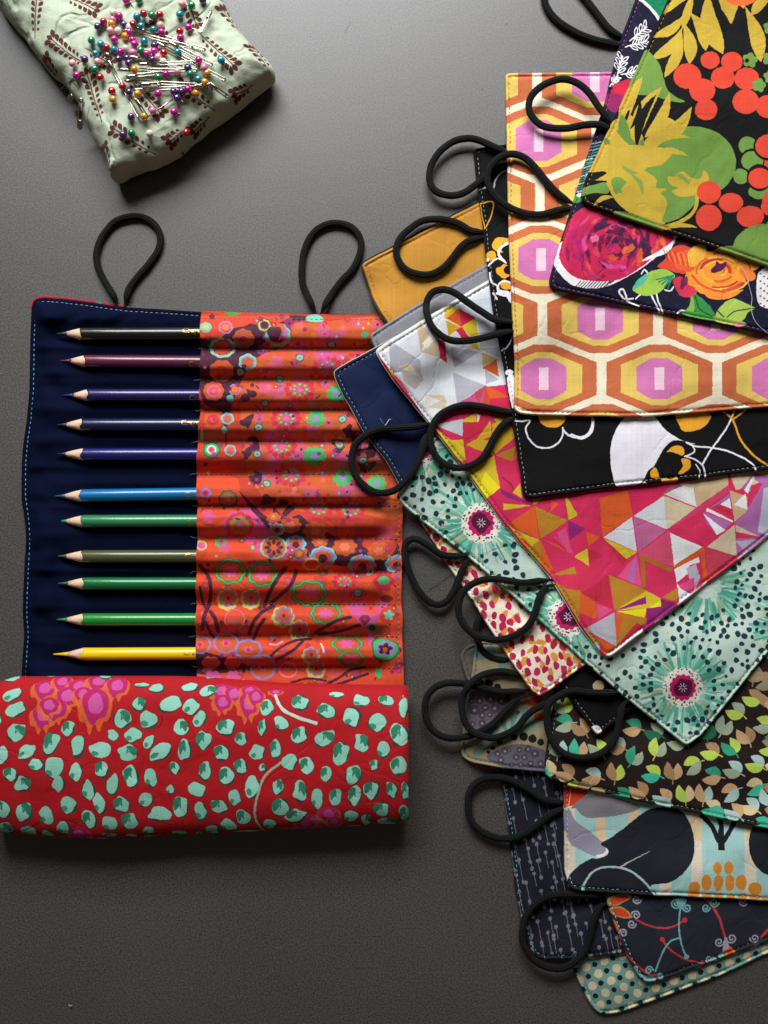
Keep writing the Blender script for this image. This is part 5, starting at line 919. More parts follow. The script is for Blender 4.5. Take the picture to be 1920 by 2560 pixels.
# cut the letters' long triangles is not needed: they are a few mm tall
TXT = [(460, -.45), (475, .45), (476, .48), (456, -.30), None, (465, .12), (469, .25), (466, -.1), None, None, (462, -.3)]
for i, (tx, ty, lx, px, yl, yr, colr, lead, word) in enumerate(PEN):
    zc = .0027 + RR + .0001; x1 = 942 - (i * 37 % 25); y1 = yl + (yr - yl) * (x1 - 210) / 290
    y1 = yr + (yr - yl) * .6
    A = np.array(at(px, yl, zc)); Bp = np.array(at(x1, y1, zc)); Tp = np.array(at(tx, yl + (ty - yl) * .35, zc - .0002 if ty > yl else zc + .0003))
    root = empty('colouring_pencil', f'{word} colouring pencil in the open roll, pointing left', 'pencil', tuple(A), 'colouring pencils in the open pencil roll')
    ax = (Bp - A) / np.linalg.norm(Bp - A); up = np.array([0, 0, 1.0]); sd_ = np.cross(up, ax); up = np.cross(ax, sd_); nsd = 32; an = np.arange(nsd) * 2 * math.pi / nsd
    def ringp(c0, r, wob=0, ph=0): return [c0 + ax * (wob * math.cos(3 * a + ph) + wob * .5 * math.cos(5 * a)) + r * (math.cos(a) * sd_ + math.sin(a) * up) for a in an]
    def lathe(rings): 
        V = np.concatenate([np.array(r) for r in rings]); F = [(k * nsd + j, k * nsd + (j + 1) % nsd, (k + 1) * nsd + (j + 1) % nsd, (k + 1) * nsd + j) for k in range(len(rings) - 1) for j in range(nsd)]
        F.append(tuple(range(nsd))[::-1]); F.append(tuple((len(rings) - 1) * nsd + j for j in range(nsd))); return V, F
    wobp = 2.8 * S; paint = plain('paint_' + word.replace(' ', '_'), colr, .32, bump=[(160, .00008, 2)], coat=.35, spec=.5); ldm = plain('lead_' + word.replace(' ', '_'), lead, .42, bump=[(700, .0001, 2)])
    V, F = lathe([ringp(A, RR * .985, wobp, i), ringp(A + ax * .0004, RR, wobp, i), ringp(A + ax * .02, RR), ringp(Bp - ax * .0005, RR), ringp(Bp, RR * .93)]); link_mesh('barrel', mesh('barrel', V, F, parent=root), paint, root)
    L = np.array(at(lx, yl + (ty - yl) * .25, zc)); rl = RR * (.36)
    V, F = lathe([ringp(L, rl * .98, wobp * .4, i + 1), ringp(L * .5 + A * .5, (rl + RR) / 2), ringp(A, RR * .965, wobp, i), ringp(A + ax * .0003, RR * .9, wobp, i)]); link_mesh('wood', mesh('wood', V, F, parent=root), WOOD, root)
    V, F = lathe([ringp(Tp, RR * .05), ringp(Tp + ax * .0004, RR * .10), ringp(L * .55 + Tp * .45, rl * .62), ringp(L, rl * 1.02, wobp * .4, i + 1), ringp(L + ax * .0004, rl * .8)]); link_mesh('lead', mesh('lead', V, F, parent=root), ldm, root)
    if TXT[i]:
        tx0, ta = TXT[i]; k = 19 * S; TX = TV[:, 0] * k; TY = (TV[:, 1] - .35) * k; a_ = math.pi / 2 - ta + 0 - TY / RR * -1 * -1
        a_ = math.pi / 2 - TY / RR + ta
        c0 = A + ax * ((tx0 - px) * S * .985)
        V = np.array([c0 + ax * x_ + (RR + .00006) * (math.cos(q) * sd_ + math.sin(q) * up) for x_, q in zip(TX, a_)])
        o = link_mesh('lettering', mesh('lettering', V, TF, smooth=False, parent=root), GOLD, root)
# ================================================================== THE PINCUSHION
pc_o = [[(-50, -70), (200, -110), (530, -60)], [(530, -60), (551, 0), (564, 22), (599, 82), (638, 126), (690, 182)], [(690, 182), (688, 204), (651, 234), (608, 265), (582, 288), (534, 321), (500, 352), (469, 369), (460, 386), (391, 421), (325, 443), (304, 458), (282, 455)], [(282, 455), (269, 404), (243, 360), (213, 304), (205, 276), (167, 217), (130, 191), (95, 143), (56, 91), (0, 26), (-50, -70)]]
OC_, corc = outline(pc_o, 2.0, 3.4, 12); cvf = print_fern(); FERN = fabric('fern_print', cvf, .85, .08, .12, .0018, .02)
pcu = empty('pincushion', 'mint green pincushion with brown fern print, stuck full of pearl pins and safety pins', 'pincushion', at(320, 150, 0))
PH = .021; ZSEAM = .0085
def cu_z(x, y, d=None):
    d = sdf(x, y, OC_) if d is None else d; q = np.clip(d / 150, 0, 1); dome = np.sqrt(np.clip(1 - (1 - q) ** 2.4, 0, 1))
    q2 = np.clip(d / 26, 0, 1); edge = np.sqrt(np.clip(1 - (1 - q2) ** 2, 0, 1))
    z = ZSEAM + PH * (.62 * dome + .38 * edge) + .0026 * vnoise(x, y, 52, 51, 3) * np.clip(d / 20, 0, 1) + .0022 * vnoise(x, y, 19, 52) * np.exp(-np.clip(d, 0, None) / 34) * np.clip(d / 8, 0, 1) + .0022 * vnoise(x, y, 120, 53) * q
    return z
X, Y = coons(OC_, corc, 7); D = sdf(X, Y, OC_); D[0] = D[-1] = 0; D[:, 0] = D[:, -1] = 0
k = S * (1 - ZSEAM / CAMH); h_, w__ = X.shape
# sides bulge: keep the outline at the seam height, dome above, belly below
ZT = cu_z(X, Y, D); q2 = np.clip(D / 40, 0, 1); ZBm = np.clip(ZSEAM * (1 - np.sqrt(np.clip(1 - (1 - q2) ** 2, 0, 1))), .0002, None)
Xw = (X - 960) * k; Yw = (1280 - Y) * k; top = np.stack([Xw, Yw, ZT], -1).reshape(-1, 3); bot = np.stack([Xw, Yw, np.minimum(ZBm, ZT - .0002)], -1).reshape(-1, 3)
idx = np.arange(h_ * w__).reshape(h_, w__); n = h_ * w__; a, b_, c_, d = idx[:-1, :-1].ravel(), idx[1:, :-1].ravel(), idx[1:, 1:].ravel(), idx[:-1, 1:].ravel()
F = np.concatenate([np.stack([a, b_, c_, d], 1), np.stack([a, d, c_, b_], 1) + n]); ring_ = np.concatenate([idx[0, :-1], idx[:-1, -1], idx[-1, :0:-1], idx[:0:-1, 0]]); nxr = np.roll(ring_, -1)
F = np.concatenate([F, np.stack([ring_, nxr, nxr + n, ring_ + n], 1)]); eps = 1.5; nx_ = -(sdf(X + eps, Y, OC_) - sdf(X - eps, Y, OC_)) / (2 * eps); ny_ = -(sdf(X, Y + eps, OC_) - sdf(X, Y - eps, OC_)) / (2 * eps)
dp = np.linspace(0, 150, 301); zp = (ZSEAM + PH * (.62 * np.sqrt(np.clip(1 - (1 - dp / 150) ** 2.4, 0, 1)) + .38 * np.sqrt(np.clip(1 - (1 - np.clip(dp / 26, 0, 1)) ** 2, 0, 1)))) / S
al_ = np.concatenate([[0], np.cumsum(np.hypot(np.diff(dp), np.diff(zp)))]); exc = (al_[-1] - al_) - (150 - dp)   # extra cloth length towards the seam
ex = np.interp(np.clip(D, 0, 150), dp, exc) * .55; uv = cvf.uv(X + nx_ * ex, Y + ny_ * ex).reshape(-1, 2)
link_mesh('cushion', mesh('cushion', np.concatenate([top, bot]), F.tolist(), np.concatenate([uv, uv]), parent=pcu), FERN, pcu)
def on_c(x, y, dz=0):          # photo pixel -> point on the cushion surface (solves for height)
    z = .02
    for _ in range(6):
        X0, Y0, _z = at(x, y, z + dz); xr = X0 / k + 960; yr = 1280 - Y0 / k; z = float(cu_z(np.array([xr]), np.array([yr]))[0])
        if float(sdf(np.array([xr]), np.array([yr]), OC_)[0]) < 0: z = .006
    return np.array(at(x, y, z + dz))
SIL = plain('steel_wire', (.50, .46, .38), .26, 1.0); PR = 9.0 * S
# ball pins  (coordinates: crop (150,0) x .27125)
PC = {'red': 'b0061a', 'teal': '0f8a9a', 'green': '0e8a5a', 'magenta': 'c4128a', 'pink': 'f07aa8', 'purple': '4a2668', 'gold': 'd8921c', 'cream': 'eadfd0', 'blush': 'f4a8a8', 'wine': '7a1440'}
PN = [('magenta', 612, 5), ('green', 728, 0), ('cream', 492, 118), ('magenta', 547, 150), ('pink', 490, 182), ('red', 402, 200), ('gold', 478, 220), ('teal', 708, 155), ('red', 770, 125), ('green', 848, 140), ('red', 922, 138), ('purple', 350, 245), ('purple', 590, 232), ('red', 672, 225), ('teal', 748, 240), ('blush', 462, 282), ('cream', 535, 285), ('cream', 642, 255), ('gold', 600, 335), ('magenta', 500, 362), ('magenta', 668, 372), ('teal', 775, 380), ('green', 290, 373), ('teal', 378, 410), ('red', 428, 440), ('teal', 497, 460), ('magenta', 558, 478), ('cream', 600, 448), ('magenta', 688, 405), ('pink', 672, 482), ('green', 745, 465), ('magenta', 802, 495), ('magenta', 868, 472), ('red', 955, 488), ('teal', 1085, 482), ('teal', 862, 275), ('blush', 925, 230), ('magenta', 935, 300), ('blush', 1125, 35), ('green', 1212, 50), ('purple', 1315, 2), ('teal', 1105, 132), ('magenta', 1185, 252), ('red', 1104, 290), ('magenta', 1112, 350), ('blush', 114, 582), ('purple', 228, 548), ('blush', 348, 570), ('green', 320, 640), ('magenta', 153, 695), ('red', 372, 712), ('teal', 330, 495), ('purple', 540, 545), ('purple', 635, 582), ('purple', 850, 555), ('cream', 955, 570), ('magenta', 1278, 555), ('teal', 1485, 555), ('purple', 1178, 625), ('pink', 1328, 622), ('gold', 1355, 672), ('green', 905, 710), ('magenta', 978, 682), ('blush', 1082, 660), ('green', 1202, 682), ('teal', 1272, 730), ('gold', 1335, 755), ('red', 478, 838), ('gold', 488, 915), ('red', 575, 795), ('purple', 638, 850), ('gold', 717, 865), ('magenta', 905, 865), ('purple', 1048, 845), ('purple', 1122, 842), ('magenta', 1180, 820), ('gold', 1253, 860), ('purple', 1080, 905), ('pink', 855, 1020), ('magenta', 1052, 1032), ('gold', 778, 1075), ('purple', 656, 1080), ('gold', 685, 640), ('magenta', 640, 300), ('purple', 870, 420), ('blush', 905, 530), ('purple', 620, 540)]
PN = [(c0, 150 + x * .27125, y * .27125) for c0, x, y in PN] + [('purple', 308, 337), ('green', 329, 332), ('cream', 374, 334), ('red', 466, 331)]
pm = {}
for kx, h in PC.items():
    pm[kx] = plain('pearl_' + kx, h, .2, .2, coat=1, spec=.8, bump=[(400, .00003, 1)])
def sphere(r, nu=16, nv=10):
    V = []; F = []
    for j in range(nv + 1):
        for i in range(nu): ph = math.pi * j / nv; V.append((r * math.sin(ph) * math.cos(2 * math.pi * i / nu), r * math.sin(ph) * math.sin(2 * math.pi * i / nu), r * math.cos(ph) * 1.08))
    for j in range(nv):
        for i in range(nu): F.append((j * nu + i, (j + 1) * nu + i, (j + 1) * nu + (i + 1) % nu, j * nu + (i + 1) % nu))
    return V, F
shp = {}
V, F = sphere(PR)
for kx in PC: shp[kx] = mesh('pin_head', V, F); shp[kx].materials.append(pm[kx])
V, F = tube([(0, 0, -.020), (0, 0, -PR * .9)], .00033, 7); shaft = mesh('pin_shaft', V, F); shaft.materials.append(SIL)
adj = {k_: k_ for k_ in PC}; adj['blush'] = 'peach'
seen = {}
def dirw(dx, dy):
    v = 'above' if dy < -7 else 'below' if dy > 7 else ''; h = 'left of' if dx < -7 else 'right of' if dx > 7 else ''
    return (v + ' and ' + h) if v and h else (v or h or 'touching')
rsn = random.Random(8)
for i, (c0, x, y) in enumerate(PN):
    others = sorted([(math.hypot(x - a, y - b), a, b, cc) for j, (cc, a, b) in enumerate(PN) if j != i])
    reg = ('upper' if y < 110 else 'middle' if y < 190 else 'lower') + ' ' + ('left' if x < 280 else 'centre' if x < 390 else 'right')
    lab = None
    for m1 in range(3):
        for m2 in range(m1 + 1, 6):
            n1, n2 = others[m1], others[m2]
            t_ = f'{adj[c0]} pearl pin {dirw(x - n1[1], y - n1[2])} a {adj[n1[3]]} one and {dirw(x - n2[1], y - n2[2])} a {adj[n2[3]]} one'
            t_ = t_.replace('above and left of', 'up left of').replace('above and right of', 'up right of').replace('below and left of', 'down left of').replace('below and right of', 'down right of')
            if t_ not in seen: lab = t_; break
        if lab: break
    seen[lab] = 1; hd = on_c(x, y, PR * .8 + rsn.uniform(0, .0018)); 
    r_ = empty('ball_pin', lab, 'pin', tuple(hd), 'pearl headed pins in the pincushion')
    tilt = rsn.uniform(0, .85); az = rsn.uniform(0, 6.283); r_.rotation_euler = (tilt * math.sin(az), tilt * math.cos(az), rsn.uniform(0, 6))
    for nm, me in (('pin_head', shp[c0]), ('pin_shaft', shaft)):
        o = bpy.data.objects.new(nm, me); COL.objects.link(o); o.parent = r_
# loose straight pins lying across the cushion
for (xa, ya, xb, yb, lb) in [(1040, 915, 780, 1100, 'straight steel pin lying slantwise below a purple pearl pin')]:
    A = on_c(150 + xa * .27125, ya * .27125, .0016); B = on_c(150 + xb * .27125, yb * .27125, .0006); r_ = empty('straight_pin', lb, 'pin', tuple(A))
    V, F = tube([A, (A + B) / 2 + np.array([0, 0, .0004]), B], .0004, 7); link_mesh('pin_shaft', mesh('pin_shaft', V, F, parent=r_), SIL, r_)
# safety pins
def safety_pin(A, B, label, openang=0, wd=5.2, big=1.0):
    A = np.array(A, float); B = np.array(B, float); L = np.linalg.norm(B - A); u = (B - A) / L; s_ = np.cross([0, 0, 1.0], u); s_ /= np.linalg.norm(s_); v = np.cross(u, s_); W = wd * S; rw = .00036 * big
    r_ = empty('safety_pin', label, 'safety pin', tuple(A), 'safety pins on the pincushion')
    cr = W * .5; th = np.linspace(-math.pi / 2, math.pi / 2 + 2 * math.pi, 26)
    path = [A + u * .002 - s_ * W * .5, A + u * L * .5 - s_ * W * .55]
    path += [B + s_ * cr * math.sin(t) * 1.0 + u * (cr * math.cos(t)) + v * (.0007 * (t + math.pi / 2) / 6) for t in th]
    ca, sa = math.cos(openang), math.sin(openang); d = -u * ca + s_ * sa
    path += [B + s_ * W * .5 + d * L * .5 + v * .0006, B + s_ * W * .5 + d * (L * .93) + v * .0005]
    V, F = tube(path, rw, 8); link_mesh('wire', mesh('wire', V, F, parent=r_), SIL, r_)
    # clasp: a folded cap over the two wires
    V = []; n_ = 12; secs = [(-.0004, .35), (.0006, .95), (.0022, 1.1), (.0040, 1.0), (.0052, .8)]
    for dx, sc in secs:
        for j in range(n_): t = 2 * math.pi * j / n_; V.append(A + u * dx + s_ * (W * .78 * sc) * math.cos(t) + v * (.00085 * sc) * math.sin(t) + v * .0001)
    F = [(k_ * n_ + j, k_ * n_ + (j + 1) % n_, (k_ + 1) * n_ + (j + 1) % n_, (k_ + 1) * n_ + j) for k_ in range(len(secs) - 1) for j in range(n_)] + [tuple(range(n_))[::-1], tuple((len(secs) - 1) * n_ + j for j in range(n_))]
    link_mesh('clasp', mesh('clasp', V, F, parent=r_), SIL, r_)
SP = [(700, 256, 1330, 462, 'longest silver safety pin slanting across the top of the pile'), (585, 275, 1215, 440, 'silver safety pin with its clasp beside a cream pearl pin'), (890, 390, 1515, 738, 'silver safety pin reaching furthest down to the right of the pile'), (1000, 385, 1395, 600, 'silver safety pin ending between a magenta pin and a teal pin at the right'),
      (640, 520, 1255, 655, 'silver safety pin slanting through the middle of the pile towards a pale pink pin'), (722, 592, 1230, 582, 'flat lying silver safety pin just under the magenta pins in the middle'), (545, 642, 1255, 652, 'silver safety pin lying level with its clasp furthest left in the middle'), (615, 706, 900, 680, 'short silver safety pin tilted up towards an emerald green pin'), (600, 745, 1390, 795, 'silver safety pin running level to the bundle of coils at lower right'),
      (680, 828, 1400, 800, 'lowest level silver safety pin above a row of purple pins'), (745, 775, 910, 778, 'small thick silver safety pin in the lower middle of the pile'), (1370, 765, 1530, 885, 'dull silver safety pin pointing down right, off the right end of the pile'), (440, 545, 725, 1072, 'long silver safety pin slanting steeply down from the red pin to the golden pin'), (1395, 100, 1300, 300, 'single short silver safety pin standing alone near the upper right corner'),
      (690, 905, 800, 1075, 'small silver safety pin lying beside the lower golden yellow pin'), (1240, 790, 1400, 822, 'tarnished silver safety pin at the lower right end of the bundle')]
for i, (xa, ya, xb, yb, lb) in enumerate(SP):
    A = on_c(150 + xa * .27125, ya * .27125, .0022 + .0009 * (i % 4)); B = on_c(150 + xb * .27125, yb * .27125, .0014 + .0008 * (i % 3)); safety_pin(A, B, lb)
A = on_c(171, 252, .001); B = on_c(268, 140, .003); safety_pin(A, B, 'large open silver safety pin hooked over the left edge of the cushion', .10, 13, 1.35)
safety_pin(np.array(at(199, 322, .012)), on_c(204, 250, .0016), 'silver safety pin hanging down over the left side of the cushion', 0, 9, 1.2)
V, F = tube([at(238, 112, .030), at(232, 70, .034), at(236, 60, .033)], .00033, 7)
# ================================================================== THE FANNED PILE, LOWEST FIRST
CR = lambda ox, oy, k, P: [(ox + x * k, oy + y * k) for x, y in P]
panel('pencil_roll', 'lowest pencil roll of the pile in teal cloth with cream and black polka dots', [[(1405, 2345), (1700, 2230), (2150, 2040)], [(2150, 2040), (2150, 2298)], [(2150, 2298), (1920, 2382), (1807, 2435), (1651, 2495), (1530, 2536), (1494, 2538)], [(1494, 2538), (1475, 2512), (1456, 2476), (1434, 2426), (1405, 2345)]], print_polka(), st='74b8b0', sg=4.5, seed=10)
panel('pencil_roll', 'narrow dark navy pencil roll with a print of tiny grey pins joined by lines', [[(1238, 1850), (1520, 1850)], [(1520, 1850), (1560, 2100), (1588, 2376)], [(1588, 2376), (1554, 2382), (1436, 2397), (1343, 2398)], [(1343, 2398), (1322, 2370), (1307, 2322), (1289, 2232), (1271, 2081), (1250, 1924), (1238, 1850)]], print_pins(), st='5aa8a8', sg=3.5, seed=20)
panel('pencil_roll', 'charcoal pencil roll with lavender curls and thin red and aqua stems', [[(1490, 2150), (1800, 2120), (2150, 2060)], [(2150, 2060), (2150, 2262)], [(2150, 2262), (1920, 2351), (1760, 2410), (1640, 2453), (1606, 2458)], [(1606, 2458), (1575, 2407), (1547, 2344), (1522, 2275), (1510, 2235), (1490, 2150)]], print_swirls(), st='86c8c4', sg=3.5, seed=30,
      loops=[[(1530, 2242), (1506, 2238), (1452, 2237), (1406, 2236), (1367, 2243), (1337, 2262), (1316, 2288), (1307, 2320), (1307, 2352), (1319, 2382), (1343, 2406), (1376, 2420), (1409, 2420), (1439, 2403), (1461, 2376), (1473, 2343), (1482, 2307), (1494, 2277), (1508, 2262), (1532, 2256)]])
panel('pencil_roll', 'aqua and cream striped pencil roll with a big dark aubergine and orange seed print', [[(1408, 1905), (1700, 1905), (2150, 1950)], [(2150, 1950), (2150, 2265)], [(2150, 2265), (1920, 2252), (1726, 2241), (1619, 2238), (1440, 2226), (1422, 2220)], [(1422, 2220), (1411, 2180), (1409, 2111), (1408, 1972), (1408, 1905)]], print_eggplant(), st='8fc8c0', seed=40,
      loops=[[(1432, 2006), (1405, 2005), (1361, 1999), (1325, 1977), (1289, 1956), (1256, 1945), (1219, 1945), (1192, 1956), (1174, 1978), (1170, 2009), (1174, 2042), (1192, 2069), (1219, 2087), (1250, 2096), (1283, 2095), (1316, 2081), (1349, 2057), (1376, 2036), (1405, 2023), (1432, 2020)]])
cg = Cv((1130, 1570, 1330, 1740), '5f5c50', 1); panel('pencil_roll', 'plain grey brown corner of a pencil roll sticking out behind the ochre circle print', [[(1164, 1616), (1230, 1590), (1300, 1590)], [(1300, 1590), (1300, 1715)], [(1300, 1715), (1168, 1706)], [(1168, 1706), (1158, 1675), (1147, 1640), (1164, 1616)]], cg, seed=50, st='4c4a42')
panel('pencil_roll', 'ochre pencil roll printed with dull teal petals, grey coins and black beads', [[(1188, 1602), (1300, 1600), (1420, 1600)], [(1420, 1600), (1438, 1935)], [(1438, 1935), (1358, 1930), (1259, 1921), (1175, 1906), (1151, 1890)], [(1151, 1890), (1156, 1829), (1165, 1760), (1178, 1691), (1188, 1602)]], print_coins(), st='4c6a64', seed=60,
      loops=[[(1310, 1652), (1262, 1650), (1228, 1643), (1203, 1622), (1194, 1596), (1190, 1570), (1200, 1545), (1222, 1530), (1262, 1540), (1290, 1545)]])
panel('pencil_roll', 'dark brown pencil roll printed with two-tone leaves in tan, lime and green', [[(1392, 1652), (1600, 1600), (2150, 1600)], [(2150, 1600), (2150, 2125)], [(2150, 2125), (1920, 2072), (1794, 2044), (1641, 2013), (1525, 1986), (1420, 1966), (1362, 1940)], [(1362, 1940), (1361, 1904), (1385, 1750), (1392, 1652)]], print_leaf_pairs(), st='58a888', seed=70,
      loops=[[(1330, 1724), (1300, 1727), (1259, 1730), (1215, 1722), (1178, 1713), (1150, 1708), (1115, 1708), (1087, 1719), (1068, 1741), (1062, 1773), (1070, 1807), (1090, 1832), (1121, 1845), (1156, 1843), (1190, 1834), (1228, 1813), (1259, 1782), (1291, 1751), (1320, 1738)]])
panel('pencil_roll', 'black pencil roll with tan dots and one white leaf at its lower corner', [[(1318, 1588), (1450, 1540), (1600, 1500)], [(1600, 1500), (1760, 1640)], [(1760, 1640), (1585, 1768), (1492, 1840)], [(1492, 1840), (1403, 1715), (1318, 1588)]], print_black_dots(), st='8a8a88', seed=80,
      loops=[[(1400, 1745), (1369, 1757), (1338, 1773), (1316, 1791), (1291, 1820), (1259, 1838), (1231, 1845), (1200, 1838), (1175, 1823), (1159, 1795), (1154, 1763), (1159, 1735), (1178, 1707), (1206, 1688), (1244, 1679), (1278, 1682), (1320, 1695)]])
panel('pencil_roll', 'cream pencil roll covered in crimson spots with orange smudges', [[(1037, 1284), (1160, 1260), (1300, 1260)], [(1300, 1260), (1450, 1430), (1562, 1590)], [(1562, 1590), (1463, 1662), (1350, 1744)], [(1350, 1744), (1328, 1730), (1231, 1583), (1174, 1492), (1118, 1413), (1037, 1284)]], print_pink_spots(), st='5c4636', seed=90, sg=2.8)
cm = Cv((880, 440, 1440, 840), 'bf852c', 1); panel('pencil_roll', 'plain mustard yellow pencil roll with black binding behind it', [[(902, 661), (1050, 583), (1198, 506), (1290, 458)], [(1290, 458), (1420, 780)], [(1420, 780), (985, 830)], [(985, 830), (955, 788), (934, 750), (902, 661)]], cm, st='a8691c', seed=100, backing=('14120f', 4))
cg = Cv((900, 620, 1320, 900), '85848c', 1); panel('pencil_roll', 'plain grey pencil roll showing as a strip above the pale triangle print', [[(922, 837), (1080, 738), (1260, 636)], [(1260, 636), (1300, 800)], [(1300, 800), (950, 890)], [(950, 890), (934, 868), (922, 837)]], cg, st='5e5c62', seed=110)
cn = Cv((800, 780, 1240, 1250), '121f44', 1); panel('pencil_roll', 'plain navy blue pencil roll with white lint, lying over the orange pocket', [[(832, 928), (932, 873), (1060, 806)], [(1060, 806), (1200, 1150)], [(1200, 1150), (1005, 1222)], [(1005, 1222), (965, 1150), (910, 1080), (853, 978), (832, 928)]], cn, st='80868e', seed=120, backing=('c8c2a8', 1.5))
L14 = [(1570, 1722), (1548, 1730), (1479, 1732), (1432, 1727), (1400, 1738), (1374, 1758), (1367, 1785), (1369, 1818), (1380, 1851), (1403, 1879), (1437, 1893), (1479, 1892), (1513, 1876), (1538, 1845), (1549, 1801), (1556, 1765), (1580, 1740)]
panel('pencil_roll', 'pale mint pencil roll printed with green dandelion flowers that have magenta hearts', [[(988, 1243), (1075, 1105), (1180, 970)], [(1180, 970), (1700, 1150), (2140, 1350)], [(2140, 1350), (1920, 1628), (1836, 1733), (1760, 1831), (1716, 1866)], [(1716, 1866), (1592, 1768), (1536, 1722), (1410, 1610), (1280, 1488), (1155, 1382), (1043, 1294), (1008, 1266), (988, 1243)]], print_kiwi_flower(), st='2c5a50', seed=130,
      loops=[[(1185, 1392), (1152, 1390), (1124, 1390), (1099, 1384), (1074, 1366), (1049, 1351), (1030, 1348), (1014, 1360), (1012, 1388), (1018, 1413), (1030, 1445), (1046, 1476), (1068, 1501), (1093, 1512), (1115, 1504), (1134, 1479), (1146, 1448), (1159, 1417), (1172, 1400), (1195, 1402)], L14])
panel('pencil_roll', 'pencil roll in bright triangle print running from pale grey to pink, orange and yellow', [[(937, 877), (1080, 788), (1229, 697), (1420, 582)], [(1420, 582), (1800, 850), (2140, 1175)], [(2140, 1175), (1920, 1341), (1849, 1397), (1698, 1512), (1522, 1645)], [(1522, 1645), (1507, 1640), (1451, 1568), (1375, 1440), (1262, 1313), (1165, 1178), (1073, 1058), (983, 950), (937, 877)]], print_triangles(), st='6a4030', seed=140, backing=('ded8cc', 2),
      loops=[[(1092, 1056), (1068, 1060), (1037, 1067), (994, 1070), (947, 1074), (912, 1089), (888, 1114), (879, 1148), (885, 1182), (905, 1209), (934, 1229), (966, 1232), (995, 1220), (1024, 1191), (1042, 1160), (1055, 1125), (1064, 1092), (1092, 1074)],
             [(1390, 1450), (1359, 1451), (1312, 1457), (1278, 1453), (1243, 1448), (1212, 1449), (1181, 1460), (1159, 1479), (1147, 1508), (1148, 1538), (1163, 1567), (1187, 1588), (1216, 1597), (1250, 1599), (1288, 1588), (1319, 1566), (1337, 1532), (1348, 1495), (1366, 1467), (1395, 1462)]])
panel('pencil_roll', 'black pencil roll with white outlined flowers and yellow petals beneath the hexagons', [[(1181, 373), (1265, 361), (1600, 350), (2000, 330)], [(2000, 330), (2150, 700), (2150, 1145)], [(2150, 1145), (1920, 1173), (1753, 1196), (1538, 1218), (1325, 1246), (1307, 1244)], [(1307, 1244), (1300, 1180), (1294, 1150), (1276, 1015), (1228, 755), (1205, 560), (1181, 373)]], print_black_bloom(), st='8f8f8c', seed=150, wr=.6,
      loops=[[(1232, 582), (1209, 580), (1177, 577), (1148, 560), (1119, 551), (1090, 548), (1054, 553), (1021, 575), (999, 597), (990, 624), (996, 651), (1014, 673), (1043, 685), (1075, 686), (1104, 673), (1126, 651), (1148, 622), (1169, 604), (1205, 594), (1232, 596)],
             [(1310, 1034), (1287, 1033), (1240, 1024), (1200, 1016), (1164, 1013), (1131, 1020), (1102, 1036), (1082, 1062), (1075, 1094), (1080, 1120), (1094, 1145), (1118, 1163), (1149, 1170), (1181, 1162), (1206, 1144), (1224, 1116), (1240, 1085), (1261, 1058), (1287, 1046), (1312, 1046)]])
panel('pencil_roll', 'pencil roll printed with pink, yellow and orange hexagons on cream', [[(1262, 184), (1530, 181), (1800, 182), (2150, 185)], [(2150, 185), (2150, 1000)], [(2150, 1000), (1920, 1018), (1757, 1032), (1598, 1043), (1400, 1041), (1298, 1036), (1285, 1026)], [(1285, 1026), (1286, 900), (1278, 750), (1270, 560), (1266, 350), (1262, 184)]], print_hexagons(), st='9a5238', seed=160,
      loops=[[(1292, 392), (1267, 381), (1234, 367), (1198, 351), (1169, 346), (1133, 354), (1101, 378), (1079, 410), (1073, 442), (1080, 468), (1101, 484), (1133, 489), (1162, 481), (1195, 457), (1222, 434), (1250, 415), (1292, 402)],
             [(1308, 808), (1283, 806), (1240, 800), (1207, 781), (1167, 754), (1138, 733), (1109, 724), (1082, 731), (1067, 754), (1067, 785), (1080, 816), (1106, 841), (1135, 852), (1174, 851), (1218, 842), (1254, 833), (1283, 828), (1308, 826)]])
panel('pencil_roll', 'navy pencil roll with a painted pomegranate, an orange rose and white sprigs', [[(1628, -170), (1900, -170), (2150, -170)], [(2150, -170), (2150, 885)], [(2150, 885), (1920, 836), (1729, 798), (1555, 762), (1390, 726), (1373, 718)], [(1373, 718), (1371, 706), (1392, 631), (1428, 519), (1465, 398), (1508, 268), (1537, 152), (1555, 87), (1588, 0), (1628, -170)]], print_floral(), st='a8487c', seed=170,
      loops=[[(1580, 104), (1553, 112), (1520, 107), (1475, 96), (1430, 76), (1392, 50), (1368, 20), (1360, -10), (1368, -40), (1395, -58), (1425, -50), (1450, -20), (1474, 10), (1500, 44), (1525, 74), (1556, 92), (1582, 94)],
             [(1450, 512), (1430, 507), (1401, 490), (1365, 452), (1332, 412), (1307, 392), (1278, 385), (1249, 394), (1226, 417), (1218, 448), (1231, 481), (1260, 510), (1303, 531), (1350, 537), (1394, 526), (1426, 520), (1450, 520)]])
panel('pencil_roll', 'topmost pencil roll, black with yellow pineapple leaves, green shapes and red cherries', [[(1748, -170), (1900, -170), (2150, -170)], [(2150, -170), (2150, 750)], [(2150, 750), (1920, 668), (1656, 578), (1479, 519), (1456, 508)], [(1456, 508), (1451, 490), (1463, 448), (1565, 230), (1669, 0), (1748, -170)]], print_cherries(), st='b87428', seed=180, rough=.78,
      loops=[[(1548, 300), (1526, 302), (1497, 268), (1472, 231), (1439, 206), (1403, 198), (1360, 212), (1331, 238), (1322, 268), (1334, 297), (1363, 317), (1414, 321), (1465, 312), (1501, 312), (1523, 320), (1548, 322)]])
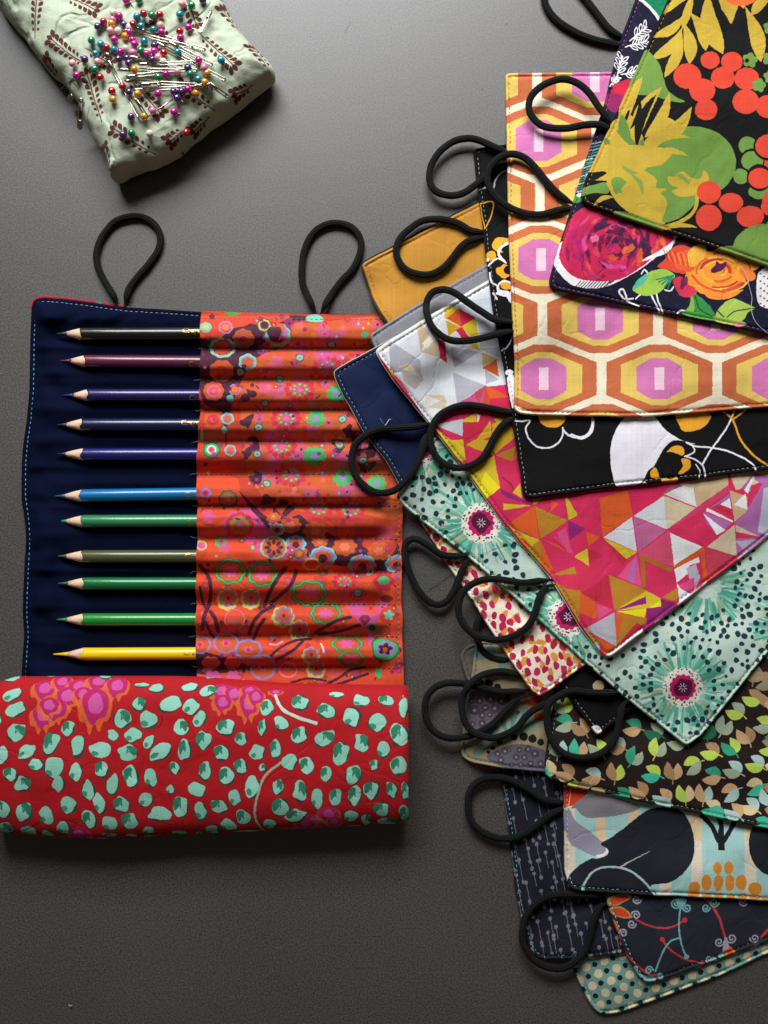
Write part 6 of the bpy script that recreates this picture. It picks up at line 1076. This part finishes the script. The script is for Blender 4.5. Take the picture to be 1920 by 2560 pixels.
# ------------------------------------------------------------------ loose threads and lint
def loose(name, label, cat, pts, col, r=.9, dz=.0006):
    P = catmull(pts, False, 4.0); z = bil(HF, P[:, 0], P[:, 1]) + dz + .0005 * (1 + vnoise(P[:, 0], P[:, 1], 20, 3)); z = np.maximum(z, gblur(z[None], 2)[0] if len(z) > 14 else z)
    A = at(P[0, 0], P[0, 1], z[0]); o = empty(name, label, cat, A); V, F = tube([at(a, b2, c3) for (a, b2), c3 in zip(P, z)], r * S, 5)
    link_mesh('strand', mesh('strand', V, F, parent=o), thread(col), o)
loose('loose_thread', 'fine pale thread curling over the orange rose print', 'thread', [(1853, 667), (1866, 690), (1874, 720), (1880, 745), (1878, 770), (1886, 800), (1905, 822), (1930, 840)], 'b8b4b4', .8)
loose('lint', 'small white tuft of lint on the plain navy cloth', 'lint', [(955, 1068), (966, 1060), (972, 1050), (977, 1048)], 'c8ccd4', .8)
loose('lint', 'tiny pale fibre on the plain navy cloth beside the white tuft', 'lint', [(950, 1046), (956, 1056), (960, 1060)], '7a849a', .5)
loose('loose_thread', 'hair thin dark thread on the bare table inside an elastic loop', 'thread', [(1070, 1474), (1100, 1455), (1130, 1432)], '2a2622', .6, .0002)
loose('lint', 'speck of pale lint on the bare table at the lower left', 'lint', [(172, 2512), (176, 2516), (180, 2513)], 'a8a098', 1.2, .0003)
loose('loose_thread', 'short dark thread end on the pink and yellow triangle print', 'thread', [(1255, 1190), (1268, 1200), (1280, 1212), (1282, 1220)], '4a2a2a', .7)
# dust and fibres lying on the table
mb = MB(); rd = random.Random(21)
for i in range(150):
    x, y = rd.uniform(-40, 1960), rd.uniform(-40, 2600)
    if float(bil(HF, np.array([x]), np.array([y]))[0]) > .0004 or (x < 720 and y < 480): continue
    L_ = rd.choice([1.5, 2, 2, 3, 3, 9, 16]); a = rd.uniform(0, 6.28); b_ = a + rd.uniform(-.8, .8); r_ = rd.uniform(.3, .7)
    V, F = tube([at(x, y, .00015), at(x + L_ * math.cos(a), y + L_ * math.sin(a), .0002), at(x + L_ * (math.cos(a) + math.cos(b_)), y + L_ * (math.sin(a) + math.sin(b_)), .00012)], r_ * S * (.6 if L_ > 5 else 1), 4); mb.add(V, F)
V, F = mb.get(); o = link_mesh('dust', mesh('dust', V, F), thread('8c867c')); o['kind'] = 'stuff'; o['label'] = 'fine dust specks and fibres scattered over the bare grey table'; o['category'] = 'dust'
bpy.context.view_layer.update()
